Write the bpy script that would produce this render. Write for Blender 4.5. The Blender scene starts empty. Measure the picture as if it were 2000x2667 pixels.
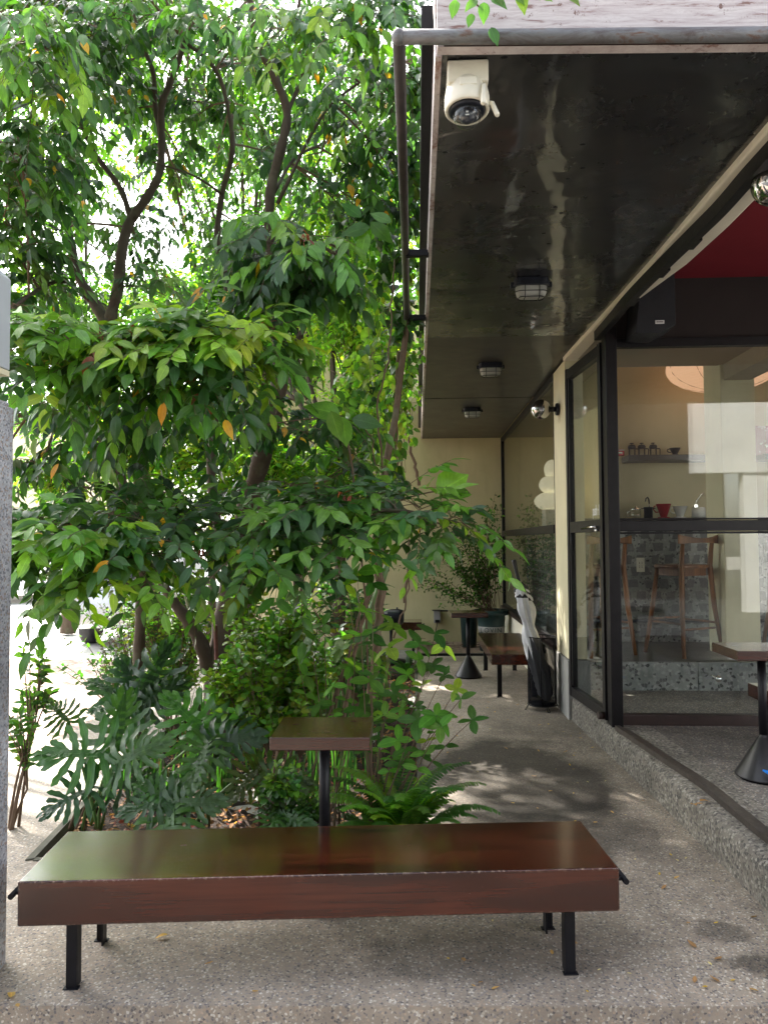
import bpy, math, random
import numpy as np
from mathutils import Vector, Matrix
from math import sin, cos, pi, radians, atan2, sqrt

# ------------------------------------------------------------------ camera, sky, sun, exposure
scene = bpy.context.scene
COL = scene.collection
F_PX, CX, CY = 1926.0, 1000.0, 1333.5          # the photograph is 2000 x 2667
YAW, PITCH, ROLL, EYE = radians(2.55), radians(2.3), radians(-0.32), 1.5
_f = Vector((-sin(YAW)*cos(PITCH), cos(YAW)*cos(PITCH), sin(PITCH)))
_r = Vector((cos(YAW), sin(YAW), 0)); _u = _r.cross(_f)
_R = _r*cos(ROLL) + _u*sin(ROLL); _U = -_r*sin(ROLL) + _u*cos(ROLL)
cam_data = bpy.data.cameras.new('camera'); cam = bpy.data.objects.new('camera', cam_data); COL.objects.link(cam)
cam_data.sensor_fit = 'VERTICAL'; cam_data.sensor_height = 36.0; cam_data.lens = 26.0
cam_data.clip_start = 0.05; cam_data.clip_end = 2000
m4 = Matrix((( _R.x, _U.x, -_f.x, 0), (_R.y, _U.y, -_f.y, 0), (_R.z, _U.z, -_f.z, EYE), (0, 0, 0, 1)))
cam.matrix_world = m4
scene.camera = cam

SUN = Vector((-0.50, 0.62, 0.83)).normalized()
world = bpy.data.worlds.new('World'); scene.world = world; world.use_nodes = True
wn = world.node_tree.nodes; wl = world.node_tree.links
bg = wn['Background']; sky = wn.new('ShaderNodeTexSky'); sky.sky_type = 'NISHITA'; sky.sun_disc = False
sky.sun_elevation = math.asin(SUN.z); sky.sun_rotation = atan2(SUN.x, SUN.y)
sky.air_density = 1.0; sky.dust_density = 3.0; sky.ozone_density = 0.8
hs = wn.new('ShaderNodeHueSaturation'); hs.inputs['Saturation'].default_value = .38; hs.inputs['Value'].default_value = 1.0   # hazy tropical sky
wl.new(sky.outputs[0], hs.inputs['Color']); wl.new(hs.outputs[0], bg.inputs[0]); bg.inputs[1].default_value = 0.15
sun_d = bpy.data.lights.new('sun', 'SUN'); sun = bpy.data.objects.new('sun', sun_d); COL.objects.link(sun)
sun_d.energy = 4.5; sun_d.angle = radians(0.6); sun_d.color = (1.0, 0.95, 0.86)
sun.rotation_euler = SUN.to_track_quat('Z', 'Y').to_euler(); sun.location = (0, 0, 12)
scene.view_settings.view_transform = 'Standard'; scene.view_settings.look = 'None'
scene.view_settings.gamma = 1.0; scene.view_settings.exposure = 2.52
cy = scene.cycles
cy.max_bounces = 10; cy.diffuse_bounces = 5; cy.glossy_bounces = 4; cy.transmission_bounces = 6
cy.transparent_max_bounces = 16; cy.caustics_reflective = False; cy.caustics_refractive = False
cy.sample_clamp_indirect = 6.0
cy.use_denoising = True

def W(px, py, Y):
    """point of the place seen at photograph pixel px,py that lies Y metres down the walkway"""
    d = _f + _R*((px-CX)/F_PX) - _U*((py-CY)/F_PX)
    return Vector((0, 0, EYE)) + d*(Y/d.y)
def D(dx, dy, Y):                                # same, in 1659-wide units
    return W(dx*1.20555, dy*1.20555, Y)
def PR(P):
    d = Vector(P)-Vector((0, 0, EYE)); z = d.dot(_f)
    return CX+F_PX*d.dot(_R)/z, CY-F_PX*d.dot(_U)/z

# ------------------------------------------------------------------ materials
class NT:
    def __init__(s, name):
        s.m = bpy.data.materials.new(name); s.m.use_nodes = True
        s.t = s.m.node_tree; s.t.nodes.clear()
        s.out = s.n('ShaderNodeOutputMaterial')
        s.co = None
    def n(s, t, **k):
        nd = s.t.nodes.new(t)
        for a, b in k.items(): setattr(nd, a, b)
        return nd
    def l(s, a, b): s.t.links.new(a, b)
    def set(s, sock, v):
        if isinstance(v, bpy.types.NodeSocket): s.l(v, sock)
        elif isinstance(v, (tuple, list)) and len(v) == 3 and sock.type == 'RGBA': sock.default_value = (*v, 1)
        else: sock.default_value = v
    def obj(s):
        if s.co is None: s.co = s.n('ShaderNodeTexCoord')
        return s.co.outputs['Object']
    def geo(s): return s.n('ShaderNodeNewGeometry')
    def mp(s, vec, scale=(1, 1, 1), loc=(0, 0, 0), rot=(0, 0, 0)):
        nd = s.n('ShaderNodeMapping'); s.set(nd.inputs[0], vec); nd.inputs['Scale'].default_value = scale
        nd.inputs['Location'].default_value = loc; nd.inputs['Rotation'].default_value = rot
        return nd.outputs[0]
    def noise(s, vec, scale, detail=4, rough=.55, dist=0., col=False):
        nd = s.n('ShaderNodeTexNoise'); s.set(nd.inputs['Vector'], vec)
        nd.inputs['Scale'].default_value = scale; nd.inputs['Detail'].default_value = detail
        nd.inputs['Roughness'].default_value = rough; nd.inputs['Distortion'].default_value = dist
        return nd.outputs[1 if col else 0]
    def vor(s, vec, scale, feat='F1', rnd=1.0):
        nd = s.n('ShaderNodeTexVoronoi', feature=feat); s.set(nd.inputs['Vector'], vec)
        nd.inputs['Scale'].default_value = scale; nd.inputs['Randomness'].default_value = rnd
        return nd
    def ramp(s, v, stops, interp='LINEAR'):
        nd = s.n('ShaderNodeValToRGB'); s.l(v, nd.inputs[0]); cr = nd.color_ramp; cr.interpolation = interp
        while len(cr.elements) < len(stops): cr.elements.new(0.5)
        for e, (p, c) in zip(cr.elements, stops):
            e.position = p; e.color = (c, c, c, 1) if not isinstance(c, (tuple, list)) else (*c, 1)
        return nd.outputs[0]
    def math(s, op, a, b=None, c=None, clamp=False):
        nd = s.n('ShaderNodeMath', operation=op, use_clamp=clamp); s.set(nd.inputs[0], a)
        if b is not None: s.set(nd.inputs[1], b)
        if c is not None: s.set(nd.inputs[2], c)
        return nd.outputs[0]
    def mix(s, f, a, b, blend='MIX'):
        nd = s.n('ShaderNodeMix', data_type='RGBA', blend_type=blend)
        s.set(nd.inputs[0], f); s.set(nd.inputs[6], a); s.set(nd.inputs[7], b)
        return nd.outputs[2]
    def bump(s, h, strength=.3, dist=.01):
        nd = s.n('ShaderNodeBump'); s.l(h, nd.inputs['Height']); nd.inputs['Strength'].default_value = strength
        nd.inputs['Distance'].default_value = dist
        return nd.outputs[0]
    def bsdf(s, color, rough=.5, normal=None, metal=0., spec=.5, coat=0., coatr=.1, finish=True, emis=None, es=0.):
        p = s.n('ShaderNodeBsdfPrincipled'); s.set(p.inputs['Base Color'], color); s.set(p.inputs['Roughness'], rough)
        p.inputs['Metallic'].default_value = metal; s.set(p.inputs['Specular IOR Level'], spec)
        p.inputs['Coat Weight'].default_value = coat; p.inputs['Coat Roughness'].default_value = coatr
        if normal is not None:
            s.l(normal, p.inputs['Normal'])
            if coat: s.l(normal, p.inputs['Coat Normal'])
        if emis is not None:
            s.set(p.inputs['Emission Color'], emis); s.set(p.inputs['Emission Strength'], es)
        if finish: s.l(p.outputs[0], s.out.inputs[0])
        return p

def plain(name, color, rough=.5, metal=0., var=.15, scale=8., bump=.0, bscale=60., spec=.5, coat=0., coatr=.1):
    s = NT(name); o = s.obj()
    nz = s.noise(o, scale, 5, .6)
    c = s.mix(s.ramp(nz, [(.25, 0.), (.75, 1.)]), tuple(v*(1-var) for v in color), tuple(min(1, v*(1+var)) for v in color))
    r = s.math('MULTIPLY_ADD', s.noise(o, scale*2.3, 4), .3*rough, rough*.85)
    nb = s.bump(s.noise(o, bscale, 4), bump, .004) if bump else None
    s.bsdf(c, r, nb, metal, spec, coat, coatr); return s.m

def pebble(name, scale, cement, stones, stain=0., bump=.5, rough=.7, patches=None, dens=.5, bscale=1.):
    s = NT(name); g = s.geo(); pos = g.outputs['Position']
    v = s.vor(pos, scale); ve = s.vor(pos, scale, 'DISTANCE_TO_EDGE')
    sel = s.n('ShaderNodeSeparateColor'); s.l(v.outputs['Color'], sel.inputs[0])
    cols = s.ramp(sel.outputs[0], [(i/len(stones), c) for i, c in enumerate(stones)], 'CONSTANT')
    keep = s.math('GREATER_THAN', sel.outputs[1], 1-dens)
    edge = s.ramp(ve.outputs[0], [(.03, 0.), (.09, 1.)])
    mask = s.math('MULTIPLY', keep, edge)
    cem = s.mix(s.noise(pos, scale*.7, 4), tuple(c*.8 for c in cement), tuple(c*1.15 for c in cement))
    c = s.mix(mask, cem, cols)
    big = s.ramp(s.noise(pos, 1.3, 6, .62, .4), [(.3, .62), (.62, 1.12)])
    c = s.mix(1.0, c, big, 'MULTIPLY')
    fine = s.ramp(s.noise(pos, 9, 5, .7), [(.3, .8), (.7, 1.12)])
    c = s.mix(1.0, c, fine, 'MULTIPLY')
    rr = rough
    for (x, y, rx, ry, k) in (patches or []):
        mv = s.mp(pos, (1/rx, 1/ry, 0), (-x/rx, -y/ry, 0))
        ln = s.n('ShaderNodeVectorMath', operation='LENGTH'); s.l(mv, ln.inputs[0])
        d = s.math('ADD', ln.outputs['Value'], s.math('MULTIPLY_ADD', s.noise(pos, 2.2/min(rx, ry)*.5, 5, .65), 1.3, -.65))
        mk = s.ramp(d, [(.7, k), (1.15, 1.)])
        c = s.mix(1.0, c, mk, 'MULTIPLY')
    h = s.math('ADD', s.math('MULTIPLY', mask, .6), s.noise(pos, scale*1.6, 3))
    s.bsdf(c, rr, s.bump(h, bump, .004*bscale), spec=.35); return s.m

M = {}
STONES = [(.42, .37, .30), (.22, .195, .17), (.52, .46, .37), (.14, .125, .12), (.36, .28, .21), (.58, .53, .45), (.27, .24, .22), (.44, .34, .25), (.17, .155, .15)]
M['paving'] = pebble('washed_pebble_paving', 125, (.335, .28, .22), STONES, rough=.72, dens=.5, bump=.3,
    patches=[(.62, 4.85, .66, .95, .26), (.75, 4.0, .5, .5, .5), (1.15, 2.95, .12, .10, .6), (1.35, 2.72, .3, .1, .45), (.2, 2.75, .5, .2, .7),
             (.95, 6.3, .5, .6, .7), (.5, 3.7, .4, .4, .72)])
M['kerb'] = pebble('rough_pebble_kerb', 70, (.27, .24, .195), [(.38, .345, .29), (.18, .165, .145), (.46, .42, .36), (.25, .225, .19), (.12, .11, .1), (.34, .3, .25)], bump=1., bscale=1.6, dens=.8)
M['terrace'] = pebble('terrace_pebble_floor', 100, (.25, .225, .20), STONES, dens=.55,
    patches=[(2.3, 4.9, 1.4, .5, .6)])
M['strip'] = pebble('concrete_edge', 120, (.36, .33, .28), STONES, dens=.3)
M['terrazzo'] = pebble('terrazzo', 38, (.30, .31, .29), [(.05, .05, .05), (.42, .42, .4), (.12, .12, .12), (.36, .37, .36), (.3, .3, .3)], dens=.5, bump=.05, rough=.35)
M['granite'] = pebble('granite_pillar', 130, (.47, .47, .50), [(.58, .58, .6), (.30, .30, .33), (.5, .5, .52), (.2, .2, .22), (.6, .6, .62), (.36, .27, .22)], dens=.75, bump=.35, rough=.6)
M['inner_floor'] = plain('dark_screed', (.075, .072, .065), .38, var=.3, scale=3, bump=.1)

def wood(name, dark, light, rough=.3, coat=.6, axis=0, wear=True, gscale=1.0):
    s = NT(name); o = s.obj()
    sc = [26*gscale]*3; sc[axis] = 1.3*gscale
    n1 = s.noise(s.mp(o, tuple(sc)), 1.0, 6, .62, .9)
    sc2 = [6*gscale]*3; sc2[axis] = .9*gscale
    n2 = s.noise(s.mp(o, tuple(sc2)), 1.0, 4, .5, .6)
    sc3 = [160*gscale]*3; sc3[axis] = 5*gscale
    n3 = s.noise(s.mp(o, tuple(sc3)), 1.0, 3, .5)
    f = s.math('ADD', s.math('MULTIPLY', n1, .38), s.math('ADD', s.math('MULTIPLY', n2, .68), s.math('MULTIPLY', n3, .12)))
    c = s.ramp(f, [(.43, dark), (.54, tuple(a*.4+b*.6 for a, b in zip(dark, light))), (.62, light), (.74, tuple(v*1.7 for v in light))])
    if wear:
        g = s.geo(); bv = s.n('ShaderNodeBevel'); bv.samples = 3; bv.inputs[0].default_value = .010
        dt = s.n('ShaderNodeVectorMath', operation='DOT_PRODUCT'); s.l(bv.outputs[0], dt.inputs[0]); s.l(g.outputs['True Normal'], dt.inputs[1])
        pt = s.ramp(dt.outputs['Value'], [(.86, 1.), (.97, 0.)])
        wm = s.math('MULTIPLY', pt, s.ramp(s.noise(o, 60, 5, .8), [(.53, 0.), (.58, 1.)]))
        c = s.mix(wm, c, (.42, .33, .24))
        sp = s.ramp(s.vor(o, 48).outputs['Distance'], [(.035, 1.), (.05, 0.)])
        sp = s.math('MULTIPLY', sp, s.ramp(s.noise(o, 3.5, 3), [(.55, 0.), (.6, 1.)]))
        c = s.mix(s.math('MULTIPLY', sp, .6), c, (.4, .35, .28))
    r = s.math('MULTIPLY_ADD', s.noise(o, 7, 5, .7), .22, rough-.08)
    b = s.bump(s.math('ADD', s.math('MULTIPLY', n3, .25), s.noise(o, 3, 3)), .12, .004)
    s.bsdf(c, r, b, coat=coat, coatr=.13, spec=.3); return s.m
M['bench_wood'] = wood('lacquered_red_wood', (.0055, .0024, .0018), (.046, .0100, .0040), .20, .9)
M['bench_wood_y'] = wood('lacquered_brown_wood', (.008, .0035, .0025), (.04, .014, .007), .27, .7, axis=1)
M['table_wood'] = wood('lacquered_table_wood', (.008, .0032, .0025), (.048, .0115, .0055), .22, .8, wear=False)
M['stool_wood'] = wood('oiled_stool_wood', (.075, .027, .009), (.17, .068, .022), .4, .2, axis=2, wear=False)
M['black'] = plain('black_painted_steel', (.006, .006, .008), .45, spec=.25, var=.4, scale=12, bump=.12, bscale=120)
M['cone'] = plain('graphite_cone_paint', (.030, .028, .028), .36, metal=.35, var=.3, scale=9)
M['frame'] = plain('dark_brown_steel_frame', (.0075, .0065, .0075), .42, spec=.22, var=.5, scale=14, bump=.15, bscale=70)
M['frame_red'] = plain('oxide_brown_frame', (.026, .012, .010), .42, var=.4, scale=14, bump=.15)
M['chrome'] = plain('chrome', (.8, .8, .8), .12, metal=1., var=.05)
M['chrome_glass'] = plain('smoked_mirror_glass', (.42, .41, .40), .05, metal=1., var=.05)
M['rail'] = plain('worn_track_steel', (.10, .082, .07), .35, metal=.5, var=.4, scale=18, bump=.1)
M['rust'] = plain('rusty_iron', (.12, .04, .025), .8, var=.5, scale=30, bump=.4)

def pipe_mat():
    s = NT('weathered_pipe'); o = s.obj()
    n = s.noise(s.mp(o, (3, 3, 14)), 2.5, 6, .7, .5)
    c = s.ramp(n, [(.3, (.05, .03, .025)), (.45, (.11, .10, .10)), (.58, (.16, .165, .17)), (.7, (.12, .055, .03))])
    s.bsdf(c, s.math('MULTIPLY_ADD', n, .4, .25), s.bump(s.noise(o, 70, 4), .2, .003), metal=.25); return s.m
M['pipe'] = pipe_mat()
M['pipe_dark'] = plain('dark_rusted_pipe', (.030, .022, .020), .45, var=.5, scale=16, bump=.2)

def ceiling_mat(name, base, light, rough, coat, wav):
    s = NT(name); o = s.obj()
    n = s.noise(s.mp(o, (3, 6, 3)), 1.2, 6, .65, 1.0)
    c = s.mix(s.ramp(n, [(.45, 0.), (.62, 1.)]), base, light)
    b = s.noise(o, 1.7, 3, .45, .6)
    fl = s.ramp(s.noise(s.mp(o, (9, 30, 9)), 1.2, 5, .7, .4), [(.71, 0.), (.75, 1.)])
    h = s.math('ADD', s.math('MULTIPLY', b, wav), s.math('MULTIPLY', fl, .03))
    sp = s.ramp(s.vor(o, 1.9).outputs['Distance'], [(.030, .3), (.038, 1.)])
    c = s.mix(1.0, c, sp, 'MULTIPLY')
    r = s.math('MULTIPLY_ADD', s.noise(o, 4, 5, .7), .2, rough)
    s.bsdf(c, r, s.bump(h, .46, .03), coat=coat, coatr=.06); return s.m
M['ceil_gloss'] = ceiling_mat('glossy_brown_plywood', (.0145, .0145, .0155), (.020, .019, .0185), .18, .8, 1.0)
M['ceil_dull'] = ceiling_mat('dull_brown_plywood', (.026, .023, .019), (.042, .036, .028), .38, .25, .5)

def fascia_mat():
    s = NT('peeling_painted_board'); o = s.obj()
    n = s.noise(s.mp(o, (3, 3, 26)), 2., 7, .72, .5)
    pk = s.noise(o, 26, 6, .8)
    c = s.ramp(n, [(.36, (.22, .12, .10)), (.43, (.46, .39, .38)), (.6, (.60, .55, .53)), (.72, (.42, .36, .34))])
    c = s.mix(s.ramp(pk, [(.60, 0.), (.66, 1.)]), c, (.17, .09, .07))
    s.bsdf(c, .6, s.bump(pk, .4, .004)); return s.m
M['fascia'] = fascia_mat()

def wall_mat(name, col, dirt=.8, z0=0.):
    s = NT(name); g = s.geo(); p = g.outputs['Position']
    n = s.noise(p, 1.6, 6, .6, .3); st = s.noise(s.mp(p, (4, 4, .9)), 1.3, 6, .7, .8)
    c = s.mix(s.ramp(n, [(.3, 0.), (.7, 1.)]), tuple(v*.88 for v in col), tuple(min(1, v*1.05) for v in col))
    c = s.mix(1., c, s.ramp(st, [(.3, .5+dirt*.5), (.62, 1.)]), 'MULTIPLY')
    s.bsdf(c, .75, s.bump(s.noise(p, 90, 5, .7), .25, .003), spec=.25); return s.m
M['yellow'] = wall_mat('yellow_plaster', (.52, .46, .27))
M['inner_yellow'] = wall_mat('interior_cream_plaster', (.62, .545, .36), .95)
M['cream'] = wall_mat('cream_painted_concrete', (.70, .64, .44), .85)
M['beam'] = wall_mat('cream_beam_plaster', (.80, .74, .60), .8)
M['white_wall'] = wall_mat('white_house_wall', (.82, .82, .80), .9)
M['grey_plaster'] = wall_mat('grey_plinth_plaster', (.33, .32, .30), .7)
M['brown_wall'] = wall_mat('dark_brown_wall', (.028, .021, .020), .8)
M['red'] = wall_mat('red_painted_ceiling', (.22, .020, .030), .95)
M['inner_ceiling'] = wall_mat('beige_inner_ceiling', (.46, .40, .32), .95)
M['white'] = plain('ivory_plastic', (.74, .70, .58), .38, var=.06, scale=20)
M['white2'] = plain('white_glazed', (.78, .78, .76), .2, var=.04)
M['lightbox'] = plain('greyed_acrylic', (.40, .42, .44), .35, var=.05)
M['redcer'] = plain('red_plastic', (.42, .02, .03), .25, var=.1)
M['plast_black'] = plain('black_plastic', (.012, .013, .016), .35, var=.3)
M['navy'] = plain('navy_black_plastic', (.005, .007, .015), .35, var=.3)
M['speaker'] = plain('black_speaker_cloth', (.006, .007, .011), .7, var=.3, bump=.2, bscale=300)
M['pot'] = plain('dark_green_pot', (.012, .035, .035), .45, var=.3)
M['rubber'] = plain('tyre_rubber', (.02, .02, .022), .7, var=.3)
M['carpaint'] = plain('silver_car_paint', (.42, .44, .46), .25, metal=.5, var=.05, coat=.6)
M['carpaint2'] = plain('white_car_paint', (.75, .76, .77), .25, var=.03, coat=.6)
M['cloth_grey'] = plain('silver_grey_nylon', (.66, .66, .68), .5, var=.08, scale=25, bump=.3, bscale=18)
M['cloth_black'] = plain('black_nylon', (.014, .014, .018), .5, var=.3, scale=20)
M['cable_white'] = plain('white_cable', (.5, .48, .44), .5)
M['blue'] = plain('blue_strap', (.01, .22, .75), .5)
M['poster'] = None
M['soil'] = pebble('dark_soil', 70, (.030, .018, .012), [(.05, .03, .02), (.02, .012, .008), (.09, .055, .035), (.03, .02, .015)], dens=.7, bump=1., rough=.95, bscale=3)
M['bed_edge'] = plain('mossy_cut_concrete', (.085, .08, .055), .85, var=.4, scale=12, bump=.4)

def glass_mat(name, tint=(.93, .95, .94), ior=1.5, dirt=.008):
    s = NT(name); g = s.geo(); lw = s.n('ShaderNodeFresnel')
    i = s.mix(g.outputs['Backfacing'], (ior,)*3, (1/ior,)*3); sp = s.n('ShaderNodeSeparateColor'); s.l(i, sp.inputs[0]); s.l(sp.outputs[0], lw.inputs[0])
    tr = s.n('ShaderNodeBsdfTransparent'); tr.inputs[0].default_value = (*tint, 1)
    gl = s.n('ShaderNodeBsdfGlossy'); gl.inputs['Roughness'].default_value = .015
    di = s.n('ShaderNodeBsdfDiffuse'); di.inputs[0].default_value = (.6, .6, .55, 1)
    m1 = s.n('ShaderNodeMixShader'); s.l(s.math('MULTIPLY', lw.outputs[0], 1.1, clamp=True), m1.inputs[0]); s.l(tr.outputs[0], m1.inputs[1]); s.l(gl.outputs[0], m1.inputs[2])
    m2 = s.n('ShaderNodeMixShader'); s.l(s.math('MULTIPLY', s.noise(s.obj(), 3, 5), dirt), m2.inputs[0]); s.l(m1.outputs[0], m2.inputs[1]); s.l(di.outputs[0], m2.inputs[2])
    s.l(m2.outputs[0], s.out.inputs[0]); return s.m
M['glass'] = glass_mat('window_glass')
M['lampglass'] = glass_mat('ribbed_lamp_glass', (.8, .82, .8), 1.5, .9)

def mesh_cloth():
    s = NT('black_wire_mesh'); o = s.obj()
    tr = s.n('ShaderNodeBsdfTransparent'); d = s.n('ShaderNodeBsdfDiffuse'); d.inputs[0].default_value = (.012, .012, .014, 1)
    mx = s.n('ShaderNodeMixShader')
    mx.inputs[0].default_value = .74; s.l(tr.outputs[0], mx.inputs[1]); s.l(d.outputs[0], mx.inputs[2]); s.l(mx.outputs[0], s.out.inputs[0]); return s.m
M['mesh'] = mesh_cloth()

def paper(name, col, em, strength, ribs=60):
    s = NT(name); o = s.obj(); w = s.n('ShaderNodeTexWave', wave_type='BANDS', bands_direction='Z'); s.l(o, w.inputs[0])
    w.inputs['Scale'].default_value = ribs; w.inputs['Distortion'].default_value = .3
    c = s.mix(s.ramp(w.outputs[1], [(.0, 0.), (.25, 1.)]), tuple(v*.7 for v in em), em)
    s.bsdf(col, .8, None, emis=c, es=strength); return s.m
M['paper_orange'] = paper('lit_orange_paper', (.7, .45, .3), (1.0, .56, .33), .13, 16)
M['paper_white'] = paper('lit_white_paper', (.75, .72, .6), (1.0, .88, .6), .15, 30)

def leaf_mat(name, rough=.38, trans=.4, spec=.5, veins=10):
    s = NT(name); at = s.n('ShaderNodeAttribute'); at.attribute_name = 'tint'; at.attribute_type = 'GEOMETRY'
    uv = s.n('ShaderNodeUVMap'); sx = s.n('ShaderNodeSeparateXYZ'); s.l(uv.outputs[0], sx.inputs[0])
    u, v = sx.outputs[0], sx.outputs[1]
    av = s.math('ABSOLUTE', v)
    mid = s.ramp(av, [(.03, 1.), (.10, 0.)])
    ph = s.math('SUBTRACT', s.math('MULTIPLY', u, float(veins)), s.math('MULTIPLY', av, 2.5))
    tri = s.math('ABSOLUTE', s.math('SUBTRACT', s.math('FRACT', ph), .5))
    vein = s.ramp(tri, [(.02, 1.), (.12, 0.)])
    vv = s.math('MAXIMUM', mid, s.math('MULTIPLY', vein, .45))
    base = s.mix(s.math('MULTIPLY', vv, .45), at.outputs[0], s.mix(1., at.outputs[0], (2.0, 1.7, 2.2), 'MULTIPLY'))
    g = s.geo(); nz = s.noise(g.outputs['Position'], 25, 3)
    base = s.mix(1., base, s.ramp(nz, [(.3, .8), (.7, 1.15)]), 'MULTIPLY')
    nb = s.bump(s.math('ADD', vv, s.math('MULTIPLY', nz, .6)), .25, .003)
    p = s.bsdf(base, rough, nb, spec=spec, finish=False)
    tl = s.n('ShaderNodeBsdfTranslucent'); s.l(s.mix(1., base, (1.9, 2.1, .75), 'MULTIPLY'), tl.inputs[0])
    mx = s.n('ShaderNodeMixShader'); mx.inputs[0].default_value = trans
    s.l(p.outputs[0], mx.inputs[1]); s.l(tl.outputs[0], mx.inputs[2]); s.l(mx.outputs[0], s.out.inputs[0]); return s.m
M['leaf'] = leaf_mat('tree_leaf', .31, .42)
M['leaf_gloss'] = leaf_mat('glossy_shrub_leaf', .22, .35, .6, 8)
M['leaf_soft'] = leaf_mat('soft_leaf', .5, .45, .35, 7)
M['leaf_far'] = leaf_mat('distant_leaf', .5, .5, .3, 4)
M['dry_leaf'] = leaf_mat('dry_leaf', .7, .2, .2, 6)

def bark(name, a, b, sc=1.):
    s = NT(name); o = s.obj(); n = s.noise(s.mp(o, (18*sc, 18*sc, 4*sc)), 1.4, 6, .7, .6)
    r = s.noise(s.mp(o, (3, 3, 30*sc)), 1., 3, .6, .3)
    c = s.mix(n, a, b); c = s.mix(s.ramp(s.noise(o, 5, 4), [(.55, 0.), (.7, .5)]), c, (.16, .17, .11))
    s.bsdf(c, .85, s.bump(s.math('ADD', n, s.math('MULTIPLY', r, .5)), .6, .008), spec=.2); return s.m
M['bark'] = bark('dark_bark', (.035, .026, .020), (.11, .085, .062))
M['bark_pale'] = bark('pale_bark', (.11, .085, .06), (.30, .25, .19))
M['stem'] = bark('brown_stem', (.07, .045, .03), (.22, .15, .10), 2)
M['stem_green'] = plain('green_stem', (.09, .17, .045), .5, var=.3)

def brick_mat():
    s = NT('herringbone_brick_paving'); g = s.geo(); p = s.mp(g.outputs['Position'], (1, 1, 1), rot=(0, 0, .78))
    b = s.n('ShaderNodeTexBrick'); s.l(p, b.inputs[0]); b.inputs['Scale'].default_value = 4.8
    b.inputs['Color1'].default_value = (.30, .19, .14, 1); b.inputs['Color2'].default_value = (.40, .28, .21, 1); b.inputs['Mortar'].default_value = (.14, .12, .1, 1)
    b.inputs['Mortar Size'].default_value = .03
    c = s.mix(1., b.outputs[0], s.ramp(s.noise(g.outputs['Position'], 3, 5), [(.3, .75), (.7, 1.2)]), 'MULTIPLY')
    s.bsdf(c, .8, s.bump(b.outputs[1], -.5, .005)); return s.m
M['brick'] = brick_mat()
M['street'] = pebble('street_concrete', 40, (.50, .48, .44), [(.5, .48, .44), (.42, .4, .37), (.56, .54, .5)], dens=.3, bump=.2)

# ------------------------------------------------------------------ mesh helpers
class MB:
    def __init__(s): s.v = []; s.f = []; s.mi = []; s.sm = []; s.cur = 0
    def add(s, vs, fs, smooth=False, M4=None):
        o = len(s.v)
        if M4 is not None: vs = [tuple(M4 @ Vector(p)) for p in vs]
        s.v.extend(tuple(p) for p in vs); s.f.extend([tuple(i+o for i in f) for f in fs])
        s.mi.extend([s.cur]*len(fs)); s.sm.extend([smooth]*len(fs)); return s
    def box(s, x0, x1, y0, y1, z0, z1, M4=None):
        vs = [(x, y, z) for z in (z0, z1) for y in (y0, y1) for x in (x0, x1)]
        return s.add(vs, [(0, 2, 3, 1), (4, 5, 7, 6), (0, 1, 5, 4), (2, 6, 7, 3), (0, 4, 6, 2), (1, 3, 7, 5)], False, M4)
    def prism(s, poly, z0, z1, M4=None):
        n = len(poly); vs = [(x, y, z0) for x, y in poly]+[(x, y, z1) for x, y in poly]
        fs = [tuple(range(n-1, -1, -1)), tuple(range(n, 2*n))]+[(i, (i+1) % n, (i+1) % n+n, i+n) for i in range(n)]
        return s.add(vs, fs, False, M4)
    def tube(s, pts, rad, n=8, cap=True, M4=None, smooth=True, closed=False):
        P = [Vector(p) for p in pts]; k = len(P)
        R = [rad]*k if isinstance(rad, (int, float)) else list(rad)
        vs = []; fs = []; a = None
        for i, p in enumerate(P):
            if closed: t = P[(i+1) % k]-P[i-1]
            else: t = P[min(i+1, k-1)]-P[max(i-1, 0)]
            if t.length < 1e-9: t = Vector((0, 0, 1))
            t.normalize()
            if a is None:
                a = t.orthogonal().normalized()
            else:
                a = a-t*a.dot(t)
                a = a.normalized() if a.length > 1e-6 else t.orthogonal().normalized()
            b = t.cross(a)
            for j in range(n):
                th = 2*pi*j/n; vs.append(p+(a*cos(th)+b*sin(th))*R[i])
        for i in range(k if closed else k-1):
            i2 = (i+1) % k
            for j in range(n):
                fs.append((i*n+j, i*n+(j+1) % n, i2*n+(j+1) % n, i2*n+j))
        s.add(vs, fs, smooth, M4)
        if cap and not closed:
            o = len(s.v)-len(vs)
            s.f.append(tuple(o+j for j in range(n-1, -1, -1))); s.f.append(tuple(o+(k-1)*n+j for j in range(n)))
            s.mi += [s.cur]*2; s.sm += [False]*2
        return s
    def lathe(s, prof, n=24, M4=None, smooth=True, c=(0, 0, 0)):
        vs = []; fs = []
        for r, z in prof:
            for j in range(n):
                th = 2*pi*j/n; vs.append((c[0]+r*cos(th), c[1]+r*sin(th), c[2]+z))
        k = len(prof)
        for i in range(k-1):
            for j in range(n): fs.append((i*n+j, i*n+(j+1) % n, (i+1)*n+(j+1) % n, (i+1)*n+j))
        if prof[0][0] > 1e-4: fs.append(tuple(range(n-1, -1, -1)))
        if prof[-1][0] > 1e-4: fs.append(tuple((k-1)*n+j for j in range(n)))
        return s.add(vs, fs, smooth, M4)
    def sphere(s, c, r, n=20, m=12, sc=(1, 1, 1), a0=-pi/2, a1=pi/2, M4=None):
        prof = [(max(1e-5, r*cos(a0+(a1-a0)*i/m)), r*sin(a0+(a1-a0)*i/m)) for i in range(m+1)]
        T = Matrix.Translation(c) @ Matrix.Diagonal((*sc, 1))
        if M4 is not None: T = M4 @ T
        return s.lathe(prof, n, T)

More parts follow.
